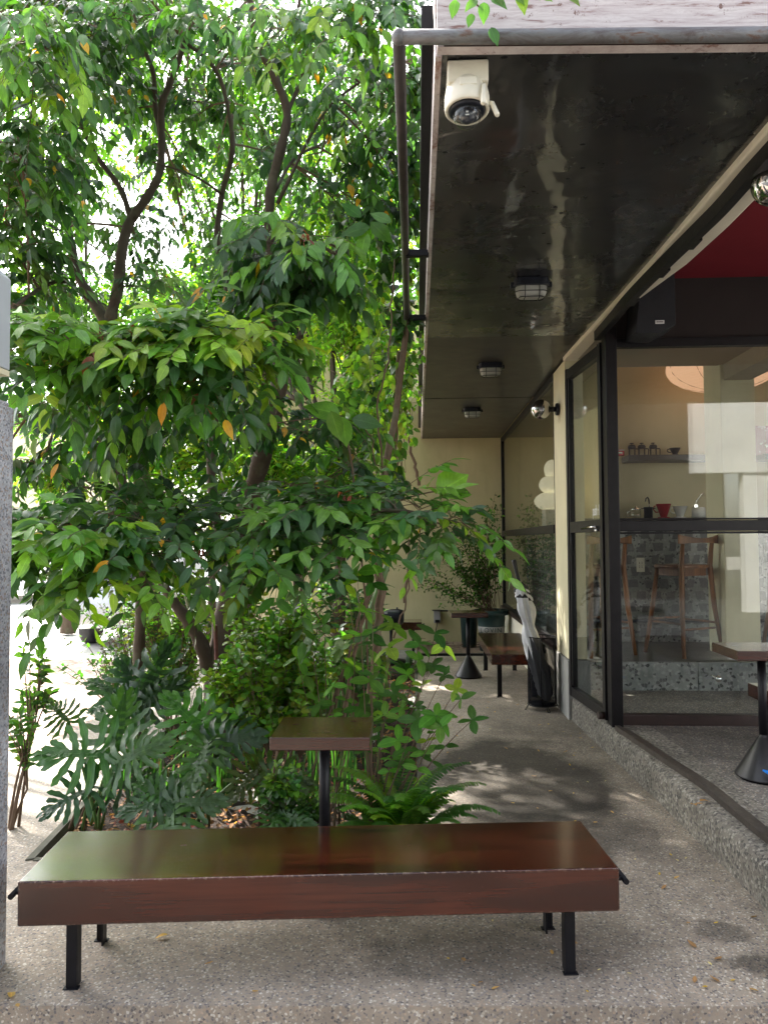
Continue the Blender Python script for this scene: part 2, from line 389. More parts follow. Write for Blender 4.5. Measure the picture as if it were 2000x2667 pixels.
def chain_matrix(o):
    mtx = Matrix.Identity(4)
    while o is not None:
        mtx = (Matrix.Translation(o.location) @ o.rotation_euler.to_matrix().to_4x4()) @ mtx
        o = o.parent
    return mtx
def build(mb, name, mat, parent=None, world=True, bevel=0., seg=2, auto=True):
    me = bpy.data.meshes.new(name)
    vs = mb.v
    if parent is not None and world:
        inv = chain_matrix(parent).inverted(); vs = [tuple(inv @ Vector(p)) for p in vs]
    me.from_pydata(vs, [], mb.f)
    mats = mat if isinstance(mat, (list, tuple)) else [mat]
    for x in mats: me.materials.append(M[x] if isinstance(x, str) else x)
    me.polygons.foreach_set('material_index', mb.mi); me.polygons.foreach_set('use_smooth', mb.sm)
    me.update()
    o = bpy.data.objects.new(name, me); COL.objects.link(o)
    if parent is not None: o.parent = parent
    if bevel:
        b = o.modifiers.new('bevel', 'BEVEL'); b.width = bevel; b.segments = seg; b.limit_method = 'ANGLE'; b.angle_limit = radians(40)
        me.polygons.foreach_set('use_smooth', [True]*len(me.polygons))
        if hasattr(b, 'harden_normals'): b.harden_normals = True
    return o
def thing(name, label, cat, loc=(0, 0, 0), rz=0., group=None):
    o = bpy.data.objects.new(name, None); COL.objects.link(o); o.location = loc; o.rotation_euler = (0, 0, rz)
    o.empty_display_size = .1
    o['label'] = label; o['category'] = cat
    if group: o['group'] = group
    return o
def tag(o, label, cat, group=None):
    o['label'] = label; o['category'] = cat
    if group: o['group'] = group
    return o
def text_mesh(fc, name):
    tmp = bpy.data.objects.new('tmp_text', fc); COL.objects.link(tmp); bpy.context.view_layer.update()
    me = bpy.data.meshes.new_from_object(tmp.evaluated_get(bpy.context.evaluated_depsgraph_get())); me.name = name
    bpy.data.objects.remove(tmp); o = bpy.data.objects.new(name, me); COL.objects.link(o); return o
def struct(mb, name, mat, **k):
    o = build(mb, name, mat, **k); o['kind'] = 'structure'; return o
def dup(root, loc, rz=None, label=None):
    r = root.copy(); COL.objects.link(r); r.location = loc
    if rz is not None: r.rotation_euler = (0, 0, rz)
    if label: r['label'] = label
    for ch in list(root.children):
        c = ch.copy(); COL.objects.link(c); c.parent = r
        for g in list(ch.children):
            d = g.copy(); COL.objects.link(d); d.parent = c
    return r
def rb(mb, x0, x1, y0, y1, z0, z1, M4=None): return mb.box(x0, x1, y0, y1, z0, z1, M4)
# ------------------------------------------------------------------ ground and paving
m = MB(); m.box(-120, 120, -60, 220, -.6, -.13); struct(m, 'street', 'street')
M['asphalt'] = pebble('asphalt', 60, (.05, .05, .05), [(.08, .08, .08), (.04, .04, .04), (.06, .06, .055)], bump=.3, dens=.6)
m = MB(); m.box(-120, 120, -30, -.3, -.129, -.117); struct(m, 'asphalt_road', 'asphalt')  # dark surface added behind the viewer to dim what the glass reflects
# upper paving slab with a hole for the planting bed: four pieces of one sheet
BX0, BX1, BY0, BY1 = -1.86, .03, 3.5, 9.7
m = MB()
SL = -2.75                                   # left border of the slab, brick paving beyond it
y0l, y0r = 2.36, 2.62                        # the front step runs slightly skewed
def slab(poly, z0=-.125, z1=0.): m.prism(poly, z0, z1)
slab([(SL, y0l), (BX0, y0l+.03), (BX0, BY0), (BX0-.18, BY0+1.6), (BX0-.2, BY1), (SL, BY1)])
slab([(BX0, y0l+.03), (1.9, y0r-.1), (1.9, BY0), (BX0, BY0)])
slab([(BX1, BY0), (1.9, BY0), (1.9, 9.78), (BX1-.05, 9.78)])
struct(m, 'pavement', 'paving')
m = MB(); m.prism([(-120, 2.2), (SL-.004, 2.2), (SL-.004, 9.5), (-120, 9.5)], -.126, -.006); struct(m, 'brick_path', 'brick')
m = MB(); m.prism([(-120, -4), (1.9, -4), (1.9, 2.58), (SL, 2.33), (-120, 2.19)], -.128, -.122); struct(m, 'road', 'paving')
m = MB(); m.prism([(BX1-.05, 9.84), (1.3, 9.84), (1.3, 11.2), (BX1-.05, 11.2)], -.12, -.004); struct(m, 'brick_apron', 'brick')
# soil of the bed: an uneven sheet
m = MB(); rs = random.Random(4); nx, ny = 26, 70; vs = []
for j in range(ny+1):
    for i in range(nx+1):
        x = -2.1+(BX1+.0+2.1)*i/nx; y = BY0-.0+(BY1-BY0)*j/ny
        vs.append((x, y, -.085+.05*sin(x*3.1+y)*sin(y*2.3)+rs.uniform(-.018, .018)))
m.add(vs, [(j*(nx+1)+i, j*(nx+1)+i+1, (j+1)*(nx+1)+i+1, (j+1)*(nx+1)+i) for j in range(ny) for i in range(nx)], True)
so = struct(m, 'soil', 'soil')
m = MB()
m.prism([(BX0-.0, BY0-.02), (BX0+.035, BY0), (BX0-.15, BY0+1.6), (BX0-.165, BY1), (BX0-.2, BY1), (BX0-.18, BY0+1.6)], -.12, .008)
m.prism([(BX0+.036, BY0-.02), (BX1, BY0-.02), (BX1, BY0+.012), (BX0+.036, BY0+.012)], -.12, .006)
m.prism([(BX1-.03, BY0+.013), (BX1+.003, BY0+.013), (BX1-.047, BY1), (BX1-.08, BY1)], -.12, .007)
struct(m, 'bed_kerb', 'bed_edge')
m = MB(); m.box(BX1-.04, 1.29, 9.785, 9.835, -.1, .03)
b = build(m, 'drain_channel', 'black', bevel=.004); tag(b, 'low black steel edging across the far end of the walkway', 'edging')

# ------------------------------------------------------------------ terrace platform (kerb, floor, inner floor)
kerb = [(1.268, 6.62), (1.33, 5.35), (1.372, 4.4), (1.405, 3.1), (1.44, 1.0)]
m = MB(); rs = random.Random(2)
rows = []
N = 120
for i in range(N+1):
    t = i/N*(len(kerb)-1); k = min(int(t), len(kerb)-2); a = t-k
    x = kerb[k][0]*(1-a)+kerb[k+1][0]*a; y = kerb[k][1]*(1-a)+kerb[k+1][1]*a
    rows.append((x, y))
cols = [(-.004, -.13), (-.004, 0), (0, .05), (0, .1), (.002, .15), (.012, .178), (.035, .19), (.10, .192), (.30, .19)]
vs = []
for (x, y) in rows:
    for dx, z in cols:
        j = .0035 if .0 < z < .185 else .0012
        vs.append((x+dx+rs.uniform(-j, j), y, z+rs.uniform(-j, j)*.6))
c = len(cols)
m.add(vs, [(i*c+j, i*c+j+1, (i+1)*c+j+1, (i+1)*c+j) for i in range(N) for j in range(c-1)], True)
struct(m, 'kerb', 'kerb')
m = MB()
m.prism([(1.50, 6.66), (1.55, 5.35), (1.58, 4.4), (1.61, 3.1), (1.66, 1.0), (9., 1.0), (9., 6.66)], -.12, .187)
struct(m, 'terrace_floor', 'terrace')
m = MB(); m.box(1.5, 9, 6.665, 12, -.1, .43); struct(m, 'indoor_floor', 'inner_floor')
m = MB()
for i in range(8): m.box(1.5+i*.94, 1.5+i*.94+.936, 6.62, 6.664, .186, .434)
b = build(m, 'terrazzo_step', 'terrazzo', bevel=.003); tag(b, 'grey terrazzo step riser behind the glass', 'step')
def curve_strip(pts, w, z0, z1, n=60):
    """swept rectangular bar through the plan points (Catmull-Rom)"""
    P = [Vector((p[0], p[1], 0)) for p in pts]; P = [P[0]*2-P[1]]+P+[P[-1]*2-P[-2]]; out = []
    for k in range(1, len(P)-2):
        for i in range(n//(len(P)-3)+1):
            t = i/(n//(len(P)-3)+1); a, b, c_, d = P[k-1:k+3]
            out.append(.5*((2*b)+(c_-a)*t+(2*a-5*b+4*c_-d)*t*t+(3*b-a-3*c_+d)*t**3))
    out.append(P[-2]); mm = MB(); vs = []
    for i, p in enumerate(out):
        t = (out[min(i+1, len(out)-1)]-out[max(i-1, 0)]).normalized(); nn = Vector((-t.y, t.x, 0))
        for sg, z in ((-1, z0), (1, z0), (1, z1), (-1, z1)):
            q = p+nn*sg*w/2; vs.append((q.x, q.y, z))
    k = len(out)
    fs = [(i*4+j, i*4+(j+1) % 4, (i+1)*4+(j+1) % 4, (i+1)*4+j) for i in range(k-1) for j in range(4)]+[(3, 2, 1, 0), (k*4-4, k*4-3, k*4-2, k*4-1)]
    mm.add(vs, fs); return mm

# ------------------------------------------------------------------ cafe building
cafe = thing('cafe_building', 'cafe with dark steel framed windows, cream column and brown canopy ceiling', 'building', (1.3, 5.3, 0))
CT = 3.06
# canopy: three ceiling panels, fascia boards, roof slab
m = MB(); m.box(.092, 1.34, 2.32, 5.62, CT, CT+.03); build(m, 'ceiling_panel', 'ceil_gloss', cafe)
m = MB(); m.box(.092, 1.30, 5.63, 8.05, CT+.004, CT+.034); build(m, 'ceiling_panel', 'ceil_dull', cafe)
m = MB(); m.box(.092, 1.262, 8.056, 11.19, CT, CT+.03); build(m, 'ceiling_panel', 'ceil_dull', cafe)
m = MB(); m.prism([(.075, 2.27), (9, 2.62), (9, 2.66), (.075, 2.31)], CT-.006, CT+.62)
build(m, 'front_fascia', 'fascia', cafe)
m = MB(); m.prism([(.095, 2.264), (9, 2.612), (9, 2.619), (.095, 2.269)], CT-.008, CT+.002); build(m, 'fascia_trim', 'frame_red', cafe)
for i in range(26):
    m = MB(); x = .18+i*.255; y = 2.27+(x-.075)*.0392
    m.lathe([(.0001, .006), (.009, .005), (.012, 0)], 8, Matrix.Translation((x, y-.001, CT+.020)) @ Matrix.Rotation(pi/2, 4, 'X'))
    build(m, 'bolt', 'black', cafe)
m = MB(); m.box(.07, .09, 2.32, 11.19, CT-.004, CT+.34); build(m, 'side_fascia', 'fascia', cafe)
m = MB(); m.box(.085, 9, 2.7, 11.5, 3.62, 3.8); build(m, 'roof_slab', 'grey_plaster', cafe)
m = MB(); m.box(.028, .068, 2.5, 11.15, CT+.16, CT+.30); build(m, 'gutter', 'frame', cafe)
m = MB(); m.prism([(.09, 2.4), (9, 2.75), (9, 2.9), (.09, 2.9)], CT+.5, 3.61); build(m, 'roof_front', 'grey_plaster', cafe)
for (px, py) in ((1313, 150), (1467, 148), (1565, 266), (1576, 313), (1517, 377), (1517, 438), (1479, 466), (1446, 540), (1461, 555), (1416, 608), (1428, 635), (1955, 352), (1241, 467), (1160, 397), (1630, 148), (1760, 152)):
    d_ = _f+_R*((px-CX)/F_PX)-_U*((py-CY)/F_PX); q = Vector((0, 0, EYE))+d_*((CT-EYE)/d_.z)
    if q.y > 5.6 or q.x > 1.3: continue
    m = MB(); m.lathe([(.0001, -.0022), (.007, -.002), (.010, .001)], 12, Matrix.Translation(q) @ Matrix.Diagonal((1.35, 1, 1, 1))); build(m, 'screw_cap', 'black', cafe)
# head beam over the curved sliding track
m = MB(); m.prism([(1.33, 2.42), (1.32, 2.77), (1.314, 3.3), (1.308, 4.08), (1.29, 4.8), (1.252, 6.33), (1.37, 6.33), (1.385, 5.13), (1.42, 4.73), (1.465, 4.43), (1.51, 4.13), (1.535, 3.63), (1.535, 3.3), (1.535, 2.42)], 3.03, 3.6)
build(m, 'head_beam', 'beam', cafe, bevel=.012)
track = [(1.325, 5.42), (1.325, 5.0), (1.32, 4.6), (1.338, 4.1), (1.358, 3.7), (1.375, 3.35), (1.372, 3.0), (1.385, 2.5)]
m = curve_strip(track, .045, 2.962, 3.028); build(m, 'head_track', 'frame', cafe)
for k in range(3):
    m = MB(); x, y = track[2+k]; m.box(x+.029, x+.05, y-.06, y+.06, 2.97, 3.028); build(m, 'track_bracket', 'black', cafe)
ft = [(1.372, 5.24), (1.41, 4.85), (1.452, 4.45), (1.495, 4.05), (1.50, 3.65), (1.51, 3.3), (1.56, 2.8), (1.63, 2.2)]
m = curve_strip(ft, .032, .185, .222); build(m, 'floor_track', 'rail', cafe)
m = curve_strip([(x+.05, y) for x, y in ft], .03, .185, .204); build(m, 'floor_track', 'rail', cafe)
# red ceiling and brown bulkhead over the terrace
m = MB(); m.box(1.50, 9, 2.66, 5.42, 3.41, 3.45); build(m, 'terrace_ceiling', 'red', cafe)
m = MB(); m.box(1.40, 9, 5.425, 5.5, 2.965, 3.6); build(m, 'bulkhead', 'brown_wall', cafe)
# cream column, grey plinth, back plinth under the side glass
m = MB(); m.box(1.268, 1.42, 6.33, 6.86, .50, 3.05); build(m, 'column', 'cream', cafe, bevel=.008)
m = MB(); m.box(1.255, 1.45, 6.32, 6.885, -.1, .495); build(m, 'plinth', 'grey_plaster', cafe, bevel=.01)
m = MB(); m.box(1.275, 1.45, 6.89, 11.19, -.1, .497); build(m, 'dado_wall', 'beam', cafe)
m = MB(); m.box(1.235, 1.47, 6.888, 11.18, .50, .54); build(m, 'sill', 'frame_red', cafe, bevel=.004)
# side glazing towards the garden
m = MB()
m.box(1.27, 1.32, 11.12, 11.19, .541, CT-.002); m.box(1.27, 1.32, 6.862, 6.90, .541, CT-.002)
m.box(1.272, 1.318, 6.901, 11.119, .541, .575); m.box(1.26, 1.325, 6.901, 11.119, 1.57, 1.65); m.box(1.272, 1.318, 6.901, 11.119, CT-.065, CT-.003)
build(m, 'window_frame', 'frame', cafe, bevel=.003)
m = MB(); m.box(1.291, 1.297, 6.9, 11.12, .57, 1.572); build(m, 'window_pane', 'glass', cafe)
m = MB(); m.box(1.291, 1.297, 6.9, 11.12, 1.648, 2.996); build(m, 'window_pane', 'glass', cafe)
# front glazing
FY = 5.40; FX0 = 1.435
m = MB()
m.box(1.352, 1.433, 5.30, 5.42, .19, 3.028); build(m, 'corner_post', 'frame', cafe, bevel=.006)
m = MB()
for k in range(4):
    x = FX0+k*1.55
    if k: m.box(x-.03, x+.03, FY-.02, FY+.04, .25, 2.93)
m.box(FX0, 7.7, FY-.022, FY+.042, 2.90, 2.963); m.box(FX0, 7.7, FY-.03, FY+.042, 1.565, 1.640)
m.box(FX0, 7.7, FY-.02, FY+.03, 1.645, 1.657); m.box(FX0, 7.7, FY-.02, FY+.03, 1.545, 1.56)
m.box(FX0, 1.452, FY-.02, FY+.04, .25, 2.9)
build(m, 'window_frame', 'frame', cafe, bevel=.004)
m = MB(); m.box(FX0, 7.7, FY-.03, FY+.045, .188, .262); build(m, 'window_sill_bar', 'frame_red', cafe, bevel=.004)
for k in range(4):
    x0 = FX0+k*1.55+.03; x1 = x0+1.49
    for z0, z1 in ((.262, 1.546), (1.656, 2.9)):
        m = MB(); m.box(x0-.015, x1, FY+.006, FY+.012, z0, z1); build(m, 'window_pane', 'glass', cafe)
# glazed side door between column and post
A, B = Vector((1.292, 6.31, 0)), Vector((1.368, 5.425, 0)); dd = (B-A); L = dd.length; ang = atan2(dd.y, dd.x)
door = thing('side_door', 'narrow glazed steel door beside the cream column, push handle and white lettering', 'door', A, ang)
def dbox(x0, x1, y0, y1, z0, z1, name, mat, bevel=.003):
    q = MB(); q.box(x0, x1, y0, y1, z0, z1); return build(q, name, mat, door, world=False, bevel=bevel)
q = MB()
q.box(0, .05, -.03, .03, .21, 2.95); q.box(L-.06, L, -.03, .03, .21, 2.95); q.box(.052, .078, -.022, .022, .3, 2.86)
q.box(.05, L-.06, -.028, .028, .21, .285); q.box(.05, L-.06, -.028, .028, 2.86, 2.94); q.box(.079, L-.06, -.025, .025, 1.565, 1.655)
build(q, 'door_frame', 'frame', door, world=False, bevel=.004)
q = MB(); q.box(.078, L-.06, -.003, .003, .285, 1.566); build(q, 'door_pane', 'glass', door, world=False)
q = MB(); q.box(.078, L-.06, -.003, .003, 1.654, 2.861); build(q, 'door_pane', 'glass', door, world=False)
q = MB(); q.tube([(L-.09, -.03, 1.60), (L-.09, -.065, 1.60), (L-.12, -.072, 1.60), (L-.36, -.07, 1.592)], [.008, .009, .010, .007], 8); q.sphere((L-.11, -.036, 1.575), .016, 10, 6)
build(q, 'handle', 'chrome', door, world=False)
q = MB(); q.tube([(L-.03, -.03, .24), (L-.03, -.075, .24)], .028, 14); build(q, 'pivot', 'frame_red', door, world=False)
fc = bpy.data.curves.new('door_lettering', 'FONT'); fc.body = 'push · llc'; fc.size = .115; fc.extrude = .0006
M['letter'] = plain('white_vinyl', (.8, .8, .8), .5, var=.02)
fc.materials.append(M['letter'])
fo = text_mesh(fc, 'door_lettering'); fo.parent = door
fo.location = (L-.285, -.0055, 1.69); fo.scale = (.46, 1, 1); fo.rotation_euler = (pi/2, 0, 0)
# inside shell
m = MB(); m.box(2.2, 9, 8.4, 8.5, .43, 3.6); m.box(2.2, 2.3, 8.5, 11.5, .43, 3.6); m.box(1.56, 2.2, 11.2, 11.3, .43, 3.6); m.box(7.8, 7.9, 5.5, 8.399, .43, 3.6)
build(m, 'interior_wall', 'inner_yellow', cafe)
m = MB(); m.box(1.45, 9, 5.51, 7.0, 3.13, 3.6); build(m, 'interior_soffit', 'inner_ceiling', cafe)
m = MB(); m.box(1.33, 9, 7.0, 11.4, 3.58, 3.61); build(m, 'interior_ceiling', 'inner_ceiling', cafe)
m = MB(); m.box(2.82, 3.13, 6.95, 7.35, .43, 3.57); build(m, 'interior_column', 'cream', cafe, bevel=.006)
m = MB(); m.box(2.85, 3.10, 5.52, 6.949, 2.98, 3.14); build(m, 'interior_beam', 'inner_ceiling', cafe, bevel=.006)

# big tiled bar counter: terrazzo body with inlaid stones
counter = thing('bar_counter', 'bar counter faced with dark stones inlaid in grey terrazzo, behind the stools', 'counter', (3.5, 8.1, .43))
m = MB(); m.box(1.72, 7.7, 7.95, 8.36, .432, 1.695); m.box(1.62, 2.0, 7.95, 11.1, .433, 1.69); build(m, 'body', 'terrazzo', counter)
m = MB(); m.box(1.60, 7.7, 7.92, 8.38, 1.697, 1.735); build(m, 'worktop', 'inner_floor', counter, bevel=.004)
M['stone'] = plain('dark_inlay_stone', (.12, .125, .12), .5, var=.3, scale=30, bump=.15)
m = MB(); rs = random.Random(8)
def stone(cx, cz, w, h, front):
    sk = rs.uniform(-.018, .018); tw = rs.uniform(-.012, .012); k = []
    pts = [(-w/2+sk-tw, -h/2), (-w/2*.55, -h/2-.004), (w/2+sk, -h/2+.004), (w/2-tw, h/2-.004), (w/2*.5, h/2+.004), (-w/2-sk, h/2)]
    for (a, b) in pts: k.append((cx+a, cz+b))
    if front: vs = [(x, 7.949, z) for x, z in k]+[(x, 7.944, z) for x, z in k]
    else: vs = [(1.621, x, z) for x, z in k]+[(1.614, x, z) for x, z in k]
    n = len(k); m.add(vs, [tuple(range(n, 2*n))]+[(i, (i+1) % n, (i+1) % n+n, i+n) for i in range(n)])
for r in range(9):
    z = .53+r*.128; x = 1.75+rs.random()*.1
    while x < 5.6:
        w = rs.uniform(.065, .10); stone(x, z+rs.uniform(-.006, .006), w, rs.uniform(.078, .098), True); x += w+rs.uniform(.045, .085)
build(m, 'stone_inlay', 'stone', counter); m = MB()
for r in range(9):
    z = .53+r*.128; y = 8.0
    while y < 11.05:
        w = rs.uniform(.065, .10); stone(y, z+rs.uniform(-.006, .006), w, rs.uniform(.078, .098), False); y += w+rs.uniform(.045, .085)
build(m, 'stone_inlay', 'stone', counter)
m = MB(); m.tube([(1.8, 7.86, .66), (6, 7.86, .66)], .018, 8)
for x in (1.9, 3.5, 5.): m.tube([(x, 7.86, .66), (x, 7.95, .66)], .012, 6)
build(m, 'foot_rail', 'navy', counter)
sk_ = thing('power_socket', 'ivory double power socket on the stone inlaid bar counter', 'socket', (2.56, 7.943, 1.08))
p_ = W(1667, 1471, 7.94)
m = MB(); m.box(p_.x-.042, p_.x+.042, 7.934, 7.943, p_.z-.075, p_.z+.075); build(m, 'plate', 'white', sk_, bevel=.003)
m = MB()
for i in (-1, 1):
    for j in (-.045, -.02, .02, .045): m.box(p_.x+i*.013-.003, p_.x+i*.013+.003, 7.9325, 7.9336, p_.z+j*.6-.004, p_.z+j*.6+.004)
build(m, 'socket_holes', 'black', sk_)
shelf = MB(); shelf.box(2.3, 3.55, 8.14, 8.398, 2.365, 2.43); shelf.box(3.75, 7, 8.14, 8.398, 2.365, 2.43)
tag(build(shelf, 'wall_shelf', 'inner_floor', bevel=.003), 'long dark shelf on the cream wall above the bar', 'shelf')

# boundary wall (yellow) behind the garden
m = MB(); m.box(-2.55, 1.55, 11.2, 11.4, -.13, 3.615); m.box(-2.55, .06, 11.2, 11.4, 3.615, 5.2)
tag(build(m, 'boundary_wall', 'yellow', bevel=.01), 'tall pale yellow plaster wall closing the end of the walkway', 'wall')
# white neighbour across the street behind the viewer, mirrored in the front glass
house = thing('white_house', 'plain white house across the street seen mirrored in the glass', 'house', (9, -6.5, -.13))
m = MB(); m.box(6.2, 16, -6.3, -6.0, 3.0, 4.75); m.box(7.3, 16, -6.3, -6.05, -.13, 3.0); build(m, 'wall', 'white_wall', house)
m = MB(); m.box(8.2, 9.6, -6.045, -6.0, .9, 2.4); build(m, 'window', 'frame', house)

dk = thing('backdrop_house', 'dark brown shuttered house added unseen behind the viewer to darken the glass reflections', 'house', (1, -10.5, -.13))  # unseen backdrop added so the front glass reflects something dark
m = MB(); m.box(-7, 8.5, -14, -10.0, -.13, 9.5); build(m, 'wall', 'brown_wall', dk)
for i in range(4):
    m = MB(); m.box(-5+i*3.3, -2.6+i*3.3, -9.99, -9.95, .2, 2.6); build(m, 'shutter', 'frame', dk)
# ------------------------------------------------------------------ canopy pipe rail
pr = thing('pipe_rail', 'weathered steel pipe rail running in front of and beside the canopy', 'railing', (-.04, 2.24, CT))
m = MB(); m.tube([(-.045, 2.235, CT+.005), (.3, 2.25, CT+.004), (6.5, 2.49, CT+.002)], .0215, 14); build(m, 'front_pipe', 'pipe', pr)
m = MB(); m.tube([(-.045, 2.235, CT+.004), (-.05, 3.5, CT+.004), (-.062, 5.2, CT)], .0205, 14); build(m, 'side_pipe', 'pipe_dark', pr)
m = MB(); m.sphere((-.045, 2.235, CT+.005), .024, 14, 8); build(m, 'elbow', 'pipe', pr)
for y in (3.95, 5.1):
    m = MB(); m.box(-.05, .075, y-.018, y+.018, CT-.02, CT+.015); build(m, 'bracket', 'black', pr, bevel=.003)
# bolts poking from the far roof edge
for (px, py, Y) in ((1112, 1009, 7.1), (1105, 1061, 7.9)):
    q = W(px, py, Y)

# ------------------------------------------------------------------ granite gate pillar and its light box
m = MB()
m.prism([(-1.95, 2.2), (-1.50, 2.2), (-1.485, 2.22), (-1.478, 2.64), (-1.49, 2.66), (-1.95, 2.66)], -.12, 2.0)
m.prism([(-1.95, 2.21), (-1.505, 2.21), (-1.492, 2.23), (-1.49, 2.63), (-1.50, 2.65), (-1.95, 2.65)], 2.0, 2.02)
tag(build(m, 'gate_pillar', 'granite', bevel=.018, seg=3), 'speckled grey granite gate pillar at the left edge', 'pillar')
lb = thing('pillar_lightbox', 'greyish white light box with cut corners standing above the granite pillar', 'light box', (-1.7, 2.5, 2.02))
def cham(x0, x1, z0, z1, c): return [(x0+c, z0), (x1, z0), (x1, z1-c), (x1-c, z1), (x0+c, z1), (x0, z1-c), (x0, z0)]
a_ = W(28, 960, 2.55); b_ = W(28, 712, 2.55)
m = MB(); Mx = Matrix(((1, 0, 0, 0), (0, 0, 1, 2.45), (0, 1, 0, 0), (0, 0, 0, 1)))
m.prism(cham(-2.0, a_.x-.018, a_.z, b_.z+.03, .045), 0, .13, Mx); build(m, 'box', 'lightbox', lb, bevel=.004)
m = MB(); m.box(-1.80, -1.60, 2.46, 2.56, 2.02, a_.z-.002); build(m, 'stem', 'black', lb)
m = MB(); m.box(-1.86, a_.x-.02, 2.44, 2.58, a_.z-.022, a_.z-.0025); build(m, 'base_plate', 'cream', lb)
# ------------------------------------------------------------------ benches
def make_bench(name, label, loc, rz, Lx, Wy, H, T, mat, leg_in=.1, rails=True, rail_side=(-1, 1), group=None, leg_off=.0):
    t = thing(name, label, 'bench', loc, rz, group)
    m = MB(); m.box(-Lx/2, Lx/2, -Wy/2, Wy/2, H-T, H); build(m, 'seat', mat, t, world=False, bevel=.006, seg=3)
    for sx in (-1, 1):
        for sy in (-1, 1):
            x = sx*(Lx/2-leg_in); y = sy*(Wy/2-.065)+leg_off
            m = MB(); m.box(x-.018, x+.018, y-.004, y+.004, 0, H-T-.001)
            xi = x-sx*.018; ye = y-sy*.042; m.box(min(xi, xi+sx*.006), max(xi, xi+sx*.006), min(y-sy*.0045, ye), max(y-sy*.0045, ye), 0, H-T-.001)
            m.box(x-.026, x+.026, y-.012, y+.012, 0, .004)
            build(m, 'leg', 'black', t, world=False, bevel=.0015)
    for sx in (-1, 1):
        m = MB(); x = sx*(Lx/2-leg_in); m.box(x-.02, x+.02, -Wy/2+.07, Wy/2-.07, H-T-.012, H-T-.001); build(m, 'cross_bar', 'black', t, world=False)
    if rails:
        for sx in rail_side:
            m = MB(); x = sx*(Lx/2+.035)
            m.tube([(x, -Wy/2+.03, H-.062), (x, Wy/2-.06, H-.062)], .010, 10)
            for yy in (-Wy/2+.06, Wy/2-.12): m.tube([(sx*(Lx/2-.001), yy, H-.062), (x, yy, H-.062)], .007, 8)
            build(m, 'side_rail', 'black', t, world=False)
    return t
HB = .385
bl, br_ = W(40, 2302, 2.415), W(1612, 2257, 2.60)
c0 = (Vector((bl.x, 2.43, 0))+Vector((br_.x, 2.60, 0)))/2; ba = atan2(2.60-2.43, br_.x-bl.x)
Lb = sqrt((br_.x-bl.x)**2+.17**2)
cc = c0+Vector((-sin(ba), cos(ba), 0))*.215
make_bench('wooden_bench', 'large glossy red-brown plank bench in the foreground, chipped lower edges', (cc.x, cc.y, 0), ba, Lb, .43, HB, .146, 'bench_wood', .155)
make_bench('wooden_bench', 'low brown bench in the walkway beside the far side window, behind the umbrella stand', (.95, 7.97, 0), pi/2, 1.66, .50, .42, .10, 'bench_wood', .09, rails=False)
make_bench('wooden_bench', 'dark bench on the terrace half hidden by the cone-footed table at the right edge', (2.36, 4.2, .187), pi/2, 1.5, .45, .385, .085, 'bench_wood', .12, rails=False)
make_bench('wooden_bench', 'small end of a dark bench against the yellow wall beside the fan', (-.62, 10.55, -.05), 0, 1.35, .42, .43, .11, 'bench_wood', .12)
m = MB(); q = W(1870, 1768, 6.3); m.sphere(q, .028, 16, 10); m.tube([q, (q.x, 6.62, q.z)], .009, 8)
tag(build(m, 'door_stop', 'chrome'), 'small shiny chrome ball knob by the terrazzo step', 'knob')

# ------------------------------------------------------------------ pedestal tables
def make_table(label, loc, rz=0., tx=.40, ty=.36, H=.72, off=(0, 0)):
    t = thing('pedestal_table', label, 'table', loc, rz, 'small pedestal tables')
    m = MB(); m.box(-tx/2+off[0], tx/2+off[0], -ty/2+off[1], ty/2+off[1], H-.052, H); build(m, 'tabletop', 'table_wood', t, world=False, bevel=.004, seg=3)
    m = MB(); m.tube([(0, 0, .2), (0, 0, H-.053)], .0225, 20); build(m, 'pole', 'black', t, world=False)
    m = MB(); m.lathe([(.150, .014), (.150, .018), (.147, .024), (.028, .225), (.0235, .228), (.0235, .24)], 40); build(m, 'cone_base', 'cone', t, world=False)
    m = MB(); m.lathe([(.132, 0), (.132, .013)], 32); build(m, 'foot_disc', 'black', t, world=False)
    return t
t0 = make_table('square wooden pedestal table right behind the foreground bench', (-.397, 3.145, 0), .02, .402, .35)
dup(t0, (.555, 8.28, 0), .05, 'dark pedestal table standing free in the walkway beside the low bench')
dup(t0, (1.90, 4.22, .187), .0, 'pedestal table on the terrace cut by the right edge, cone foot in full view')
m = MB(); m.tube([W(1985, 2006, 4.05), W(2000, 2012, 4.04), W(2030, 2022, 4.02)], [.004, .012, .010], 6)
tag(build(m, 'blue_strap', 'blue'), 'bit of bright blue strap lying by the cone foot at the right edge', 'strap')

# ------------------------------------------------------------------ umbrella stand with umbrella
sx, sy = 1.105, 6.72
st = thing('umbrella_stand', 'round black wire mesh umbrella stand by the cream column', 'umbrella stand', (sx, sy, 0))
R0 = .130; HS = .60; zb = .045
m = MB()
for z in (zb, zb+HS): m.tube([(sx+R0*cos(a*pi/16), sy+R0*sin(a*pi/16), z) for a in range(32)], .0045, 6, closed=True)
for k in range(6):
    a = k*pi/3+.3; m.tube([(sx+R0*cos(a), sy+R0*sin(a), zb), (sx+R0*cos(a), sy+R0*sin(a), zb+HS)], .0035, 5)
build(m, 'wire_frame', 'black', st)
m = MB(); n = 36
vs = [(sx+(R0-.002)*cos(2*pi*j/n), sy+(R0-.002)*sin(2*pi*j/n), z) for z in (zb+.002, zb+HS-.003) for j in range(n)]
m.add(vs, [(j, (j+1) % n, (j+1) % n+n, j+n) for j in range(n)], True); build(m, 'mesh_basket', 'mesh', st)
m = MB(); m.lathe([(.112, zb), (.112, zb+.012)], 30, c=(sx, sy, 0)); build(m, 'floor_tray', 'black', st)
